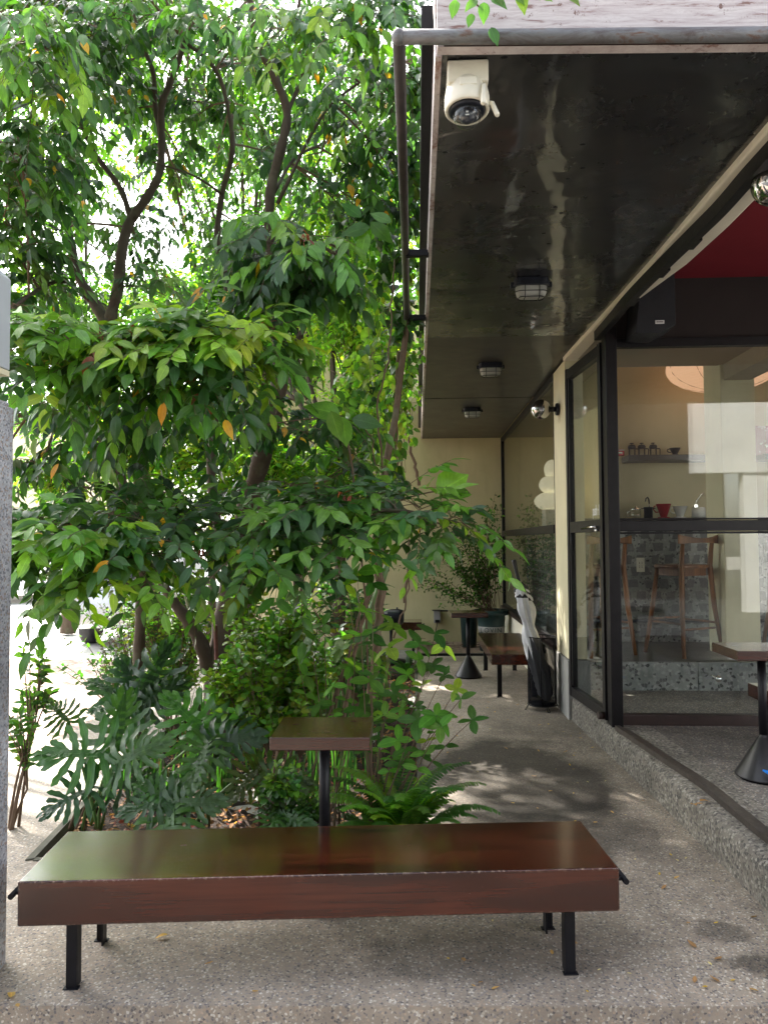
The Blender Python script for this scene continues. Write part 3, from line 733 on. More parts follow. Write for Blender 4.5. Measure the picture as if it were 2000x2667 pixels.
for k in range(4):
    a = k*pi/2+.2; ca, sa = cos(a), sin(a); m = MB()
    m.tube([(sx+R0*ca*.98, sy+R0*sa*.98, zb), (sx+(R0+.025)*ca-.012*sa, sy+(R0+.025)*sa+.012*ca, .006), (sx+(R0+.034)*ca, sy+(R0+.034)*sa, .004), (sx+(R0+.025)*ca+.012*sa, sy+(R0+.025)*sa-.012*ca, .006), (sx+R0*ca*.98+.01*sa, sy+R0*sa*.98-.01*ca, zb)], .003, 5)
    build(m, 'foot', 'black', st)
um = thing('umbrella', 'folded silver-grey umbrella with black handle and trim leaning in the mesh stand', 'umbrella', (sx+.02, sy, .06))
b0 = Vector((sx+.035, sy, .075)); h1 = W(1377, 1590, sy); h0 = W(1352, 1518, sy-.02); top = W(1337, 1458, sy-.03)
m = MB(); m.tube([h0, h0.lerp(top, .15), h0.lerp(top, .4), h0.lerp(top, .6), h0.lerp(top, .93), top], [.017, .0185, .0165, .017, .0215, .019], 14); build(m, 'handle', 'plast_black', um)
m = MB(); q = h0.lerp(top, -.02)+Vector((0, -.020, .01)); m.sphere(q, .012, 12, 8, (1, .5, 1)); build(m, 'button', 'chrome', um)
m = MB(); m.tube([h0, h0.lerp(b0, .5), b0], .006, 8); build(m, 'shaft', 'black', um)
# pleated fabric: star-like section along the shaft
m = MB(); rs = random.Random(3); nseg = 26; nr = 40; vs = []
ax = (b0-h0); seg_r = [(0, .026), (.05, .052), (.12, .060), (.22, .066), (.30, .056), (.36, .044), (.42, .058), (.5, .070), (.6, .070), (.72, .075), (.85, .066), (.95, .055), (1, .02)]
def rad(t):
    for (a, ra), (b, r2) in zip(seg_r, seg_r[1:]):
        if t <= b: return ra+(r2-ra)*(t-a)/(b-a)
    return .02
for i in range(nr+1):
    t = i/nr; c_ = h0+ax*t+Vector((.008*sin(t*9), 0, 0)); r = rad(t)
    for j in range(nseg):
        a = 2*pi*j/nseg+t*1.7; k = 1+.24*cos(8*a+3*sin(t*7))+.08*sin(3*a+t*11)
        if t < .3: k *= 1+.10*sin(a*2+1)
        vs.append((c_.x+r*k*cos(a), c_.y+r*k*sin(a), c_.z+.012*sin(8*a)*(t < .12)))
fs = [(i*nseg+j, i*nseg+(j+1) % nseg, (i+1)*nseg+(j+1) % nseg, (i+1)*nseg+j) for i in range(nr) for j in range(nseg)]
m.add(vs, fs, True); mi = []
for i in range(nr):
    for j in range(nseg):
        t = i/nr; a = j/nseg
        mi.append(1 if (t < .035 or abs(t-.075-.055*sin(2*pi*a+.7)) < .017 or abs(t-.15-.06*sin(2*pi*a+.7)) < .014) else 0)
m.mi = mi; build(m, 'canopy', ['cloth_grey', 'cloth_black'], um)
m = MB(); m.tube([h0+Vector((.0, -.01, -.03)), h0+Vector((.05, -.02, -.13)), h0+Vector((.03, -.05, -.10))], .004, 5)
m.tube([b0.lerp(h0, .42)+Vector((.075, 0, .06)), b0.lerp(h0, .42)+Vector((.085, 0, -.02))], [.012, .016], 8); build(m, 'strap', 'cloth_black', um)

# ------------------------------------------------------------------ bulkhead lamps, globe lamps, camera, speaker
def make_bulkhead(label, X, Y):
    t = thing('bulkhead_lamp', label, 'ceiling lamp', (X, Y, CT), 0, 'caged bulkhead lamps under the canopy')
    def rr(w, d, c, n=6):
        P = []
        for (cx_, cy_, a0) in ((w-c, d-c, 0), (-w+c, d-c, pi/2), (-w+c, -d+c, pi), (w-c, -d+c, 1.5*pi)):
            for i in range(n+1): a = a0+i/n*pi/2; P.append((cx_+c*cos(a), cy_+c*sin(a)))
        return P
    m = MB(); m.prism(rr(.103, .060, .045), -.035, -.001); m.box(-.122, -.095, -.02, .02, -.052, -.018); m.box(.095, .122, -.02, .02, -.052, -.018); m.prism(rr(.108, .065, .048), -.048, -.034); build(m, 'base', 'navy', t, world=False, bevel=.003)
    m = MB(); vs = []; prof = [(1, -.0485), (.99, -.07), (.93, -.094), (.78, -.108), (.4, -.113), (.01, -.114)]
    base = rr(.092, .050, .038)
    for s_, z in prof: vs += [(x*s_ if s_ < .9 else x-(1-s_)*x, y*s_, z) for x, y in base]
    n_ = len(base); m.add(vs, [(i*n_+j, i*n_+(j+1) % n_, (i+1)*n_+(j+1) % n_, (i+1)*n_+j) for i in range(len(prof)-1) for j in range(n_)], True)
    build(m, 'lens', 'lampglass', t, world=False)
    m = MB(); m.sphere((.0, 0, -.062), .024, 12, 8, (1.5, 1, 1)); m.box(-.06, .06, -.03, .03, -.0495, -.0485); build(m, 'bulb', 'white2', t, world=False)
    m = MB()
    for z, s_ in ((-.080, 1.06), (-.112, .82)): m.tube([(x*s_, y*s_, z) for x, y in base], .0028, 5, closed=True)
    for x in (-.042, .042): m.tube([(x, -.058, -.045), (x, -.056, -.085), (x, -.042, -.117), (x, .042, -.117), (x, .056, -.085), (x, .058, -.045)], .0028, 5)
    build(m, 'guard', 'black', t, world=False)
    return t
lamp0 = make_bulkhead('nearest of the three caged bulkhead lamps on the brown canopy ceiling', .69, 4.40)
dup(lamp0, (.655, 6.5, CT+.004), 0, 'middle one of the three caged bulkhead lamps on the brown ceiling')
dup(lamp0, (.655, 8.66, CT), 0, 'farthest and smallest of the three caged bulkhead lamps, near the yellow wall')

def make_globe(label, base, dirx, r=.088, arm=.05):
    t = thing('globe_wall_lamp', label, 'wall lamp', base, 0, 'smoked globe wall lamps')
    m = MB(); Mx = Matrix.Rotation(pi/2*dirx, 4, 'Y')
    m.lathe([(.052, 0), (.055, .004), (.055, .026), (.050, .030), (.0, .030)], 24, Mx); m.tube([(.03*dirx, 0, 0), ((.03+arm)*dirx, 0, 0)], .024, 16)
    build(m, 'mount', 'navy', t, world=False)
    m = MB(); m.sphere(((.03+arm+r*.93)*dirx, 0, 0), r, 32, 18); build(m, 'globe', 'chrome_glass', t, world=False)
    return t
g_ = W(1447, 1066, 6.6)
make_globe('mirrored globe wall lamp on the cream column', (1.267, 6.60, g_.z), -1)
g2 = W(2022, 478, 3.0)
make_globe('mirrored globe lamp under the head beam, cut by the right edge of the photo', (g2.x+.162, 3.0, g2.z), -1, .088, .06)
m = MB(); m.box(g2.x+.163, g2.x+.20, 2.9, 3.1, g2.z-.1, 3.4); build(m, 'lamp_bracket_post', 'beam', cafe)

sc_ = thing('security_camera', 'white dome security camera with two stub antennas under the canopy corner', 'camera', (.2, 2.40, CT))
p1, p2 = W(1162, 142, 2.36), W(1273, 205, 2.36)
cxm = (p1.x+p2.x)/2
m = MB(); m.box(cxm-.066, cxm+.066, 2.34, 2.50, CT-.075, CT-.002); build(m, 'mounting_box', 'white', sc_, bevel=.006, seg=3)
T = Matrix.Translation((cxm-.001, 2.395, CT-.10)) @ Matrix.Rotation(radians(-6), 4, 'X')
m = MB(); m.lathe([(.0001, .055), (.04, .054), (.058, .046), (.069, .028), (.0735, 0), (.0745, -.032), (.0725, -.044), (.067, -.050), (.063, -.046)], 40, T); build(m, 'housing', 'white', sc_)
m = MB(); m.lathe([(.0625, -.045), (.056, -.052), (.048, -.055)], 36, T); m.lathe([(.0001, -.02), (.05, -.03), (.05, -.05)], 30, T); build(m, 'dark_ring', 'navy', sc_)
m = MB(); m.sphere((0, 0, -.058), .047, 28, 14, M4=T); build(m, 'dome', 'glass', sc_)
m = MB(); m.sphere((0, -.0, -.060), .028, 18, 10, M4=T); build(m, 'lens', 'navy', sc_)
m = MB(); m.box(-.008, .004, -.030, -.027, -.080, -.077, T); m.box(-.006, .002, -.0305, -.027, -.070, -.066, T); build(m, 'lens_mark', 'white2', sc_)
m = MB(); m.box(-.028, .028, -.0745, -.07, -.004, .022, T); build(m, 'cover_plate', 'white', sc_, bevel=.002)
m = MB(); m.tube([(.052, -.055, .006), (.050, -.068, -.008), (.045, -.080, -.075), (.044, -.081, -.082)], [.006, .0075, .0085, .006], 10, M4=T); build(m, 'antenna', 'white', sc_)
m = MB(); m.tube([(.072, -.02, -.03), (.080, -.022, -.036), (.094, -.030, -.082), (.096, -.031, -.088)], [.005, .008, .0085, .006], 10, M4=T); build(m, 'antenna', 'white', sc_)

sp = thing('loudspeaker', 'black wedge loudspeaker with small white badge high on the brown wall', 'speaker', (2.0, 5.3, 2.95))
q0, q1, q2, q3 = W(1655, 866, 5.1), W(1714, 868, 5.1), W(1759, 846, 5.1), W(1759, 700, 5.1)
poly = [(q0.x, q0.z), (q1.x, q1.z), (q2.x, q2.z), (q2.x, q2.z+.50), (q0.x+.06, q2.z+.50)]
Mx = Matrix(((1, 0, 0, 0), (0, 0, 1, 5.10), (0, 1, 0, 0), (0, 0, 0, 1)))
m = MB(); m.prism(poly, 0, .26, Mx); build(m, 'cabinet', 'speaker', sp, bevel=.004)
poly2 = [(x*.0+(q1.x-.0)*1.0+(x-q1.x)*.9-.01, z) for x, z in poly]
bd = W(1718, 838, 5.09)
m = MB(); m.box(bd.x-.030, bd.x+.030, 5.094, 5.099, bd.z-.012, bd.z+.012); build(m, 'badge', 'white2', sp)
m = MB(); m.box(bd.x-.024, bd.x+.022, 5.0925, 5.0935, bd.z-.003, bd.z+.003); build(m, 'badge_line', 'black', sp)
m = MB(); m.tube([W(1675, 802, 5.2), W(1668, 838, 5.2), W(1655, 858, 5.25), W(1640, 864, 5.3), W(1636, 852, 5.36)], .006, 6)
m.tube([W(1642, 835, 5.38), W(1641, 862, 5.38), W(1638, 890, 5.38)], .005, 6)
tag(build(m, 'speaker_cable', 'cable_white'), 'pale cable hanging in a loop beside the loudspeaker', 'cable')

# ------------------------------------------------------------------ things in the bar
def make_stool(label, loc, rz):
    t = thing('bar_stool', label, 'bar stool', loc, rz, 'wooden bar stools at the counter')
    SH = .84
    m = MB(); P = [(.235*cos(a)*(1 if abs(cos(a)) < .8 else 1.0), .20*sin(a)) for a in [i*2*pi/24 for i in range(24)]]
    P = [(max(-.215, min(.215, x*1.12)), max(-.19, min(.19, y*1.12))) for x, y in P]
    m.prism(P, SH-.032, SH); build(m, 'seat', 'stool_wood', t, world=False, bevel=.01)
    m = MB(); m.box(-.16, .16, -.145, -.12, SH-.105, SH-.033); m.box(-.16, .16, .12, .145, SH-.105, SH-.033); m.box(-.175, -.15, -.12, .12, SH-.105, SH-.033); m.box(.15, .175, -.12, .12, SH-.105, SH-.033)
    build(m, 'apron', 'stool_wood', t, world=False, bevel=.004)
    for sx_ in (-1, 1):
        m = MB(); m.tube([(sx_*.25, -.235, 0), (sx_*.21, -.185, .45), (sx_*.185, -.165, SH), (sx_*.19, -.19, 1.05)], [.017, .023, .024, .018], 12); build(m, 'leg', 'stool_wood', t, world=False)
        m = MB(); m.tube([(sx_*.25, .23, 0), (sx_*.20, .175, .45), (sx_*.165, .14, SH-.03)], [.017, .023, .02], 12); build(m, 'leg', 'stool_wood', t, world=False)
    m = MB()
    m.tube([(-.21, -.185, .25), (.21, -.185, .25)], .011, 8); m.tube([(-.215, .185, .32), (.215, .185, .32)], .011, 8)
    for sx_ in (-1, 1): m.tube([(sx_*.212, -.19, .30), (sx_*.208, .19, .30)], .011, 8)
    build(m, 'stretcher', 'stool_wood', t, world=False)
    m = MB(); n = 14
    vs = []
    for i in range(n+1):
        a = -1+2*i/n; x = a*.25; y = -.20-.05*(1-a*a)-.0; hh = .042-.020*(1-a*a); z = 1.065+.012*a*a
        vs += [(x, y-.013, z-hh), (x, y+.013, z-hh), (x, y+.013, z+hh), (x, y-.013, z+hh)]
    m.add(vs, [(i*4+j, i*4+(j+1) % 4, i*4+4+(j+1) % 4, i*4+4+j) for i in range(n) for j in range(4)]+[(3, 2, 1, 0), (n*4, n*4+1, n*4+2, n*4+3)], True)
    build(m, 'backrest', 'stool_wood', t, world=False, bevel=.005)
    return t
s0 = make_stool('wooden bar stool in full view behind the glass, left of the indoor cream pillar', (2.50, 7.15, .43), .50)
dup(s0, (1.70, 7.15, .43), .42, 'wooden bar stool at the left, mostly hidden by the black corner post')
dup(s0, (3.62, 7.2, .43), .45, 'wooden bar stool right of the indoor cream pillar, at the photo edge')

def press(label, px, py, Y, k=1.):
    q = W(px, py, Y); t = thing('french_press', label, 'french press', (q.x, Y, q.z), .2, 'french presses on the wall shelf')
    m = MB(); m.lathe([(.036*k, .0), (.038*k, .002), (.038*k, .115*k), (.036*k, .115*k)], 20); build(m, 'beaker', 'glass', t, world=False)
    m = MB(); m.lathe([(.040*k, 0), (.040*k, .022*k), (.037*k, .024*k)], 20); m.lathe([(.041*k, .108*k), (.041*k, .118*k)], 20)
    for a in (0.4, 2.0, 3.6, 5.2): m.tube([(.040*k*cos(a), .040*k*sin(a), .01), (.040*k*cos(a), .040*k*sin(a), .115*k)], .0045*k, 5)
    build(m, 'frame', 'plast_black', t, world=False)
    m = MB(); m.lathe([(.042*k, .119*k), (.044*k, .13*k), (.034*k, .150*k), (.0001, .153*k)], 20); m.tube([(0, 0, .150*k), (0, 0, .165*k)], .004, 6); m.sphere((0, 0, .168*k), .011*k, 12, 6, (2.2, 2.2, .6)); build(m, 'lid', 'plast_black', t, world=False)
    m = MB(); m.tube([(.040*k, 0, .110*k), (.076*k, 0, .108*k), (.078*k, 0, .10*k), (.076*k, 0, .016*k), (.042*k, 0, .014*k)], .006*k, 6); build(m, 'handle', 'plast_black', t, world=False)
    return t
SY = 8.24
pp = press('left one of the three black french presses on the shelf', 1645, 1194.5, SY, 1.0)
for px, lb_ in ((1670.5, 'middle one of the three black french presses on the shelf'), (1700.5, 'right one of the three black french presses, standing a little apart')):
    q = W(px, 1194, SY); dup(pp, (q.x, SY, pp.location.z), .15, lb_)
q = W(1613, 1194, SY)
t = thing('coffee_tin', 'red tin with white band at the left end of the shelf', 'tin', (q.x, SY, 2.4305))
m = MB(); m.box(-.055, .045, -.03, .03, 0, .075); build(m, 'tin', 'redcer', t, world=False, bevel=.004)
m = MB(); m.box(-.056, .046, -.0315, .0315, .058, .069); m.box(-.035, .02, -.032, -.0305, .025, .040); build(m, 'band', 'white2', t, world=False)
def dripper(name, label, px, py, Y, mat, r=.068, h=.085, z=None):
    q = W(px, py, Y); t = thing(name, label, 'coffee dripper', (q.x, Y, q.z if z is None else z), 0)
    m = MB(); m.lathe([(r*.38, .012), (r*.45, .02), (r*.98, h), (r, h), (r*.92, h-.004), (r*.3, .02)], 28); build(m, 'cone', mat, t, world=False)
    m = MB(); m.lathe([(r*.75, .0), (r*.78, .006), (r*.45, .013)], 28); build(m, 'saucer', mat, t, world=False)
    m = MB(); m.tube([(-r*.9, 0, h*.88), (-r*1.25, 0, h*.85), (-r*1.35, 0, h*.6), (-r*1.05, 0, h*.42), (-r*.7, 0, h*.42)], .006, 7); build(m, 'handle', mat, t, world=False)
    return t
dripper('coffee_dripper', 'dark grey coffee dripper standing alone on the wall shelf', 1757, 1194, SY, 'cone', .062, .08, 2.4305)
CZ = 1.737
dripper('coffee_dripper', 'red coffee dripper on the counter between black pot and white dripper', 1728, 1370, 8.05, 'redcer', .080, .15, CZ)
dripper('coffee_dripper', 'white coffee dripper right of the red one on the counter', 1771, 1370, 8.05, 'white2', .078, .125, CZ)
q = W(1656, 1370, 8.05)
t = thing('glass_teapot', 'small clear glass press pot with steel lid on the counter', 'teapot', (q.x, 8.05, CZ))
m = MB(); m.lathe([(.045, 0), (.05, .01), (.05, .09), (.048, .09)], 20); build(m, 'body', 'glass', t, world=False)
m = MB(); m.lathe([(.051, .09), (.05, .10), (.01, .112), (.012, .13), (.0001, .134)], 20); m.tube([(-.05, 0, .08), (-.09, 0, .07), (-.085, 0, .02), (-.05, 0, .015)], .004, 6); m.lathe([(.052, .03), (.052, .036)], 20); build(m, 'lid', 'chrome', t, world=False)
q = W(1688, 1370, 8.05)
t = thing('tap', 'black pot with curved tap spout above it on the counter', 'tap', (q.x, 8.05, CZ))
m = MB(); m.lathe([(.045, 0), (.045, .105), (.05, .108), (.05, .118), (.0001, .12)], 20); m.box(-.075, .075, -.008, .008, .098, .106); build(m, 'pot', 'plast_black', t, world=False)
m = MB(); m.tube([(.01, 0, .118), (.01, 0, .16)], .006, 8); build(m, 'neck', 'chrome', t, world=False)
m = MB(); m.tube([(.012, 0, .155), (.008, 0, .20), (-.005, 0, .225), (-.022, 0, .21), (-.03, 0, .175)], [.007, .008, .009, .008, .006], 8); build(m, 'spout', 'plast_black', t, world=False)
q = W(1819, 1370, 8.05)
t = thing('white_kettle', 'white canister with tall wire handle at the right of the counter', 'kettle', (q.x, 8.05, CZ))
m = MB(); m.lathe([(.07, 0), (.07, .095), (.064, .10), (.064, .112), (.0001, .115)], 24); build(m, 'body', 'white2', t, world=False)
m = MB(); m.tube([(-.03, 0, .11), (-.02, 0, .18), (.03, 0, .25), (.06, 0, .27)], .005, 6); m.box(-.045, -.01, -.01, .01, .112, .14); build(m, 'handle', 'chrome', t, world=False)
# pendant paper lanterns and the gourd paper lamp
def lantern(label, px, Y, zc, r, h):
    q = W(px, 963, Y); t = thing('paper_lantern', label, 'lantern', (q.x, Y, zc), 0, 'glowing orange paper lanterns')
    m = MB(); m.sphere((0, 0, 0), r, 48, 28, (1, 1, h/r)); build(m, 'shade', 'paper_orange', t, world=False)
    m = MB(); m.tube([(0, 0, h-.01), (0, 0, 3.58-zc)], .006, 6); build(m, 'cord', 'black', t, world=False)
    m = MB()
    for k in range(10):
        a = 2*pi*k/10+.1; m.tube([((r+.002)*cos(f_)*cos(a), (r+.002)*cos(f_)*sin(a), (h+.002)*sin(f_)) for f_ in [(-.5+i/10)*pi*.98 for i in range(11)]], .003, 4)
    build(m, 'ribs', 'stool_wood', t, world=False)
    return t
lantern('wide glowing orange paper lantern above the bar, lower rim showing', 1882, 7.78, 3.30, .56, .255)
# gourd lamp
gx, gy = 1.80, 9.6
t = thing('gourd_paper_lamp', 'tall white three-lobed paper lamp glowing behind the side window', 'lamp', (gx, gy, 1.69))
q0, q1 = W(1420, 1328, gy), W(1420, 1197, gy); hz = q1.z-q0.z
prof = []
for k, (zc, r) in enumerate(((.17, .30), (.50, .235), (.80, .165))):
    for i in range(9):
        a = -.42*pi+i/8*.84*pi; prof.append((r*cos(a)*.55+r*.42, zc*hz+.175*hz*sin(a)*(1 if k < 2 else 1.1)))
prof = [(.15, .0)]+prof+[(.08, hz*.985)]
m = MB(); m.lathe(prof, 40, Matrix.Translation((gx, gy, q0.z))); build(m, 'shade', 'paper_white', t)
m = MB(); m.box(gx-.17, gx+.17, gy-.17, gy+.17, 1.692, q0.z); build(m, 'stand', 'white2', t)
# pink picture on the interior wall
s_ = NT('pink_flower_print'); n_ = s_.noise(s_.obj(), 7, 6, .7); s_.bsdf(s_.mix(s_.ramp(n_, [(.55, 0.), (.6, 1.)]), (.30, .12, .14), (.65, .6, .55)), .6)
a_, b_ = W(1964, 1192, 8.36), W(2080, 1108, 8.36)
t = thing('wall_picture', 'dusty pink print with pale blossoms at the right edge behind glass', 'picture', (a_.x, 8.39, a_.z))
m = MB(); m.box(a_.x, b_.x, 8.365, 8.398, a_.z, b_.z); build(m, 'print', s_.m, t)
# ------------------------------------------------------------------ far end: fan, socket, pot
fq = W(1018, 1607, 9.6)
t = thing('electric_fan', 'black electric fan with round cage near the yellow end wall', 'fan', (fq.x-.2, 9.6, -.05))
m = MB(); m.tube([(fq.x-.16, 9.6, fq.z), (fq.x-.12, 9.6, fq.z), (fq.x+.10, 9.6, fq.z), (fq.x+.155, 9.6, fq.z), (fq.x+.17, 9.6, fq.z)], [.07, .10, .105, .09, .05], 24); m.tube([(fq.x+.08, 9.6, fq.z+.09), (fq.x+.08, 9.6, fq.z+.125)], .012, 8); build(m, 'motor', 'navy', t)
m = MB(); m.box(fq.x-.08, fq.x-.04, 9.50, 9.506, fq.z+.05, fq.z+.075); m.box(fq.x-.05, fq.x+.01, 9.488, 9.495, fq.z-.05, fq.z+.02); build(m, 'sticker', 'lightbox', t)
m = MB()
for k in range(22):
    a = 2*pi*k/22; m.tube([(fq.x-.15, 9.6+.06*cos(a), fq.z+.06*sin(a)), (fq.x-.19, 9.6+.24*cos(a), fq.z+.24*sin(a)), (fq.x-.26, 9.6+.25*cos(a), fq.z+.25*sin(a)), (fq.x-.33, 9.6+.2*cos(a), fq.z+.2*sin(a)), (fq.x-.35, 9.6+.03*cos(a), fq.z+.03*sin(a))], .003, 4)
for xx, rr_ in ((-.22, .25), (-.19, .24)): m.tube([(fq.x+xx, 9.6+rr_*cos(2*pi*k/24), fq.z+rr_*sin(2*pi*k/24)) for k in range(24)], .005, 5, closed=True)
build(m, 'cage', 'black', t)
for k in range(3):
    m = MB(); a = k*2*pi/3; c1, s1 = cos(a), sin(a); e = cos(a+.7), sin(a+.7)
    m.add([(fq.x-.25, 9.6, fq.z), (fq.x-.27, 9.6+.2*c1, fq.z+.2*s1), (fq.x-.24, 9.6+.21*e[0], fq.z+.21*e[1]), (fq.x-.246, 9.6, fq.z+.01), (fq.x-.266, 9.6+.2*c1, fq.z+.2*s1), (fq.x-.236, 9.6+.21*e[0], fq.z+.21*e[1])], [(0, 1, 2), (5, 4, 3), (0, 3, 4, 1), (1, 4, 5, 2), (2, 5, 3, 0)])
    build(m, 'blade', 'plast_black', t)
m = MB(); m.tube([(fq.x, 9.6, fq.z-.09), (fq.x, 9.6, -.04)], .02, 10); m.lathe([(.2, -.06), (.2, -.03), (.03, -.01)], 24, c=(fq.x, 9.6, 0)); build(m, 'stand', 'black', t)
sq = W(1138, 1604, 11.19)
t = thing('outdoor_socket', 'grey weatherproof socket box with open black flap on the yellow wall', 'socket', (sq.x, 11.19, sq.z))
m = MB(); m.box(sq.x-.05, sq.x+.05, 11.12, 11.198, sq.z-.10, sq.z+.085); build(m, 'box', 'grey_plaster', t, bevel=.005)
m = MB(); m.box(sq.x-.075, sq.x+.05, 11.0, 11.12, sq.z+.09, sq.z+.10); m.box(sq.x+.045, sq.x+.16, 11.05, 11.10, sq.z+.075, sq.z+.098); build(m, 'flap', 'black', t)
m = MB(); m.box(sq.x-.03, sq.x+.03, 11.09, 11.12, sq.z-.09, sq.z-.05); build(m, 'plug', 'black', t)
m = MB(); m.tube([(sq.x, 11.1, sq.z-.08), (sq.x-.01, 11.08, sq.z-.15), (sq.x-.04, 11.1, sq.z-.28), (sq.x-.05, 11.12, .02)], .006, 6)
build(m, 'cable', 'black', t)
px_ = W(1283, 1640, 10.3).x-.02; PY = 10.3; ps = 1.12
pot = thing('potted_plant', 'sprawling fine-leaved shrub in a dark green pot with pale band, far corner', 'potted plant', (px_, PY, 0))
zt = W(1283, 1588, PY).z; zb1 = W(1283, 1629, PY).z; zb2 = W(1283, 1646, PY).z
rT = .235
def rz_(z): return .16+(rT-.04-.16)*z/zt
m = MB(); m.lathe([(.16, 0), (rz_(zb2), zb2), (rz_(zb1), zb1), (rz_(zt-.07), zt-.07), (rT, zt-.065), (rT+.008, zt), (rT-.015, zt), (rT-.03, zt-.05), (.001, zt-.055)], 36, c=(px_, PY, 0)); build(m, 'pot', 'pot', pot)
m = MB(); m.lathe([(rz_(zb2)+.003, zb2+.004), (rz_(zb1)+.003, zb1-.004)], 36, c=(px_, PY, 0)); bandm = build(m, 'band', 'grey_plaster', pot)
fc = bpy.data.curves.new('pot_lettering', 'FONT'); fc.body = 'LOVIN'; fc.size = .085; fc.extrude = .001; fc.space_character = 1.25; fc.materials.append(M['pot'])
fo = text_mesh(fc, 'pot_lettering'); fo.parent = pot
fo.location = (-.17, -rz_(zb1)-.004, zb2+.016); fo.rotation_euler = (pi/2, 0, 0)
m = MB(); m.lathe([(.10, 0), (.125, .42), (.135, .43), (.135, .46), (.12, .46), (.11, .40), (.0001, .40)], 28, c=(px_-.285, PY+.30, 0))
tag(build(m, 'plant_pot', 'pot'), 'second dark green pot tucked behind the banded pot', 'pot')
# ------------------------------------------------------------------ foliage
RG = np.random.default_rng(11)
def nz(v): return v/np.maximum(np.linalg.norm(v, axis=-1, keepdims=True), 1e-9)
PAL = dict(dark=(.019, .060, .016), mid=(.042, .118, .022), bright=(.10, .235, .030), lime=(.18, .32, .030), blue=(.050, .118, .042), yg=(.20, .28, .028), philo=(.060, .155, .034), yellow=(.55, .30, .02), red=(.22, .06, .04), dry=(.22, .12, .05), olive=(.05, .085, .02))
TPL = {
 'ovate': ([0, .12, .30, .50, .70, .86, 1.0], [.04, .62, .98, 1.0, .72, .30, .0], 1),
 'small': ([0, .25, .55, .8, 1.0], [.08, .85, 1.0, .6, .0], 1),
 'pinna': ([0, .35, .8, 1.0], [.7, 1.0, .75, .1], 0),
 'far':   ([0, .45, 1.0], [.05, 1.0, .0], 1),
 'broad': ([0, .12, .3, .5, .7, .88, 1.0], [.10, .55, .92, 1.0, .86, .48, .0], 1),
 'long':  ([0, .15, .35, .6, .85, 1.0], [.3, .9, 1., .85, .45, .0], 1)}
class Leaves:
    def __init__(s): s.o = []; s.d = []; s.n = []; s.L = []; s.w = []; s.c = []; s.t = []
    def add(s, o, d, n, L, w, col, curl=.12):
        s.o.append(tuple(o)); s.d.append(tuple(d)); s.n.append(tuple(n)); s.L.append(L); s.w.append(w); s.c.append(curl); s.t.append(col)
    def build(s, name, mat, parent, tpl='ovate', fold=.22):
        if not s.o: return None
        us, ws, _ = TPL[tpl]; O = np.array(s.o); Dn = nz(np.array(s.d)); N0 = np.array(s.n)
        N0 = nz(N0-Dn*(N0*Dn).sum(1, keepdims=True)); S = np.cross(N0, Dn)
        L = np.array(s.L)[:, None]; Wd = np.array(s.w)[:, None]; C = np.array(s.c)[:, None]; T = np.array(s.t)
        k = len(O); vs = []; uv = []
        wav = RG.uniform(-1, 1, (k, 1))
        for i, (u, w) in enumerate(zip(us, ws)):
            bend = -C*L*u*u*1.0
            for v in (-1, 0, 1):
                p = O+Dn*(L*u)+N0*bend+S*(v*w*Wd/2)+N0*(abs(v)*w*Wd/2*fold)+N0*(abs(v)*Wd*.07*wav*sin(u*9+v))
                vs.append(p); uv.append((u, v))
        nv = len(vs); V = np.stack(vs, 1).reshape(-1, 3)
        q = []
        for i in range(len(us)-1):
            a = i*3; q += [(a, a+1, a+4, a+3), (a+1, a+2, a+5, a+4)]
        q = np.array(q); Fc = (q[None]+(np.arange(k)*nv)[:, None, None]).reshape(-1, 4)
        if parent is not None:
            inv = np.array(chain_matrix(parent).inverted()); V = V @ inv[:3, :3].T+inv[:3, 3]
        me = bpy.data.meshes.new(name); me.vertices.add(len(V)); me.vertices.foreach_set('co', V.astype(np.float32).ravel())
        me.loops.add(Fc.size); me.loops.foreach_set('vertex_index', Fc.ravel().astype(np.int32))
        me.polygons.add(len(Fc)); me.polygons.foreach_set('loop_start', np.arange(0, Fc.size, 4, dtype=np.int32))
        me.polygons.foreach_set('loop_total', np.full(len(Fc), 4, dtype=np.int32))
        me.polygons.foreach_set('use_smooth', np.ones(len(Fc), dtype=bool)); me.update(calc_edges=True)
        UV = np.array(uv, dtype=np.float32); ul = me.uv_layers.new(name='UVMap'); ul.data.foreach_set('uv', UV[(Fc.ravel() % nv)].ravel())
        at = me.attributes.new('tint', 'FLOAT_COLOR', 'POINT')
        Tc = np.repeat(np.concatenate([T, np.ones((k, 1))], 1), nv, 0).astype(np.float32); at.data.foreach_set('color', Tc.ravel())
        me.materials.append(M[mat]); o = bpy.data.objects.new(name, me); COL.objects.link(o)
        if parent is not None: o.parent = parent
        return o
def rnd3(s=1.): return Vector(RG.normal(0, s, 3))
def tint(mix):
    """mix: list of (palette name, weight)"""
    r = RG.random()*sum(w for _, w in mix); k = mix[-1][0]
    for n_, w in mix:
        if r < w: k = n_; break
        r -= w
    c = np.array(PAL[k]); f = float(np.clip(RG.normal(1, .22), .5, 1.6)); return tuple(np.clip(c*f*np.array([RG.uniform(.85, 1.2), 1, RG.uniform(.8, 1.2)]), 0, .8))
UP = Vector((0, 0, 1))
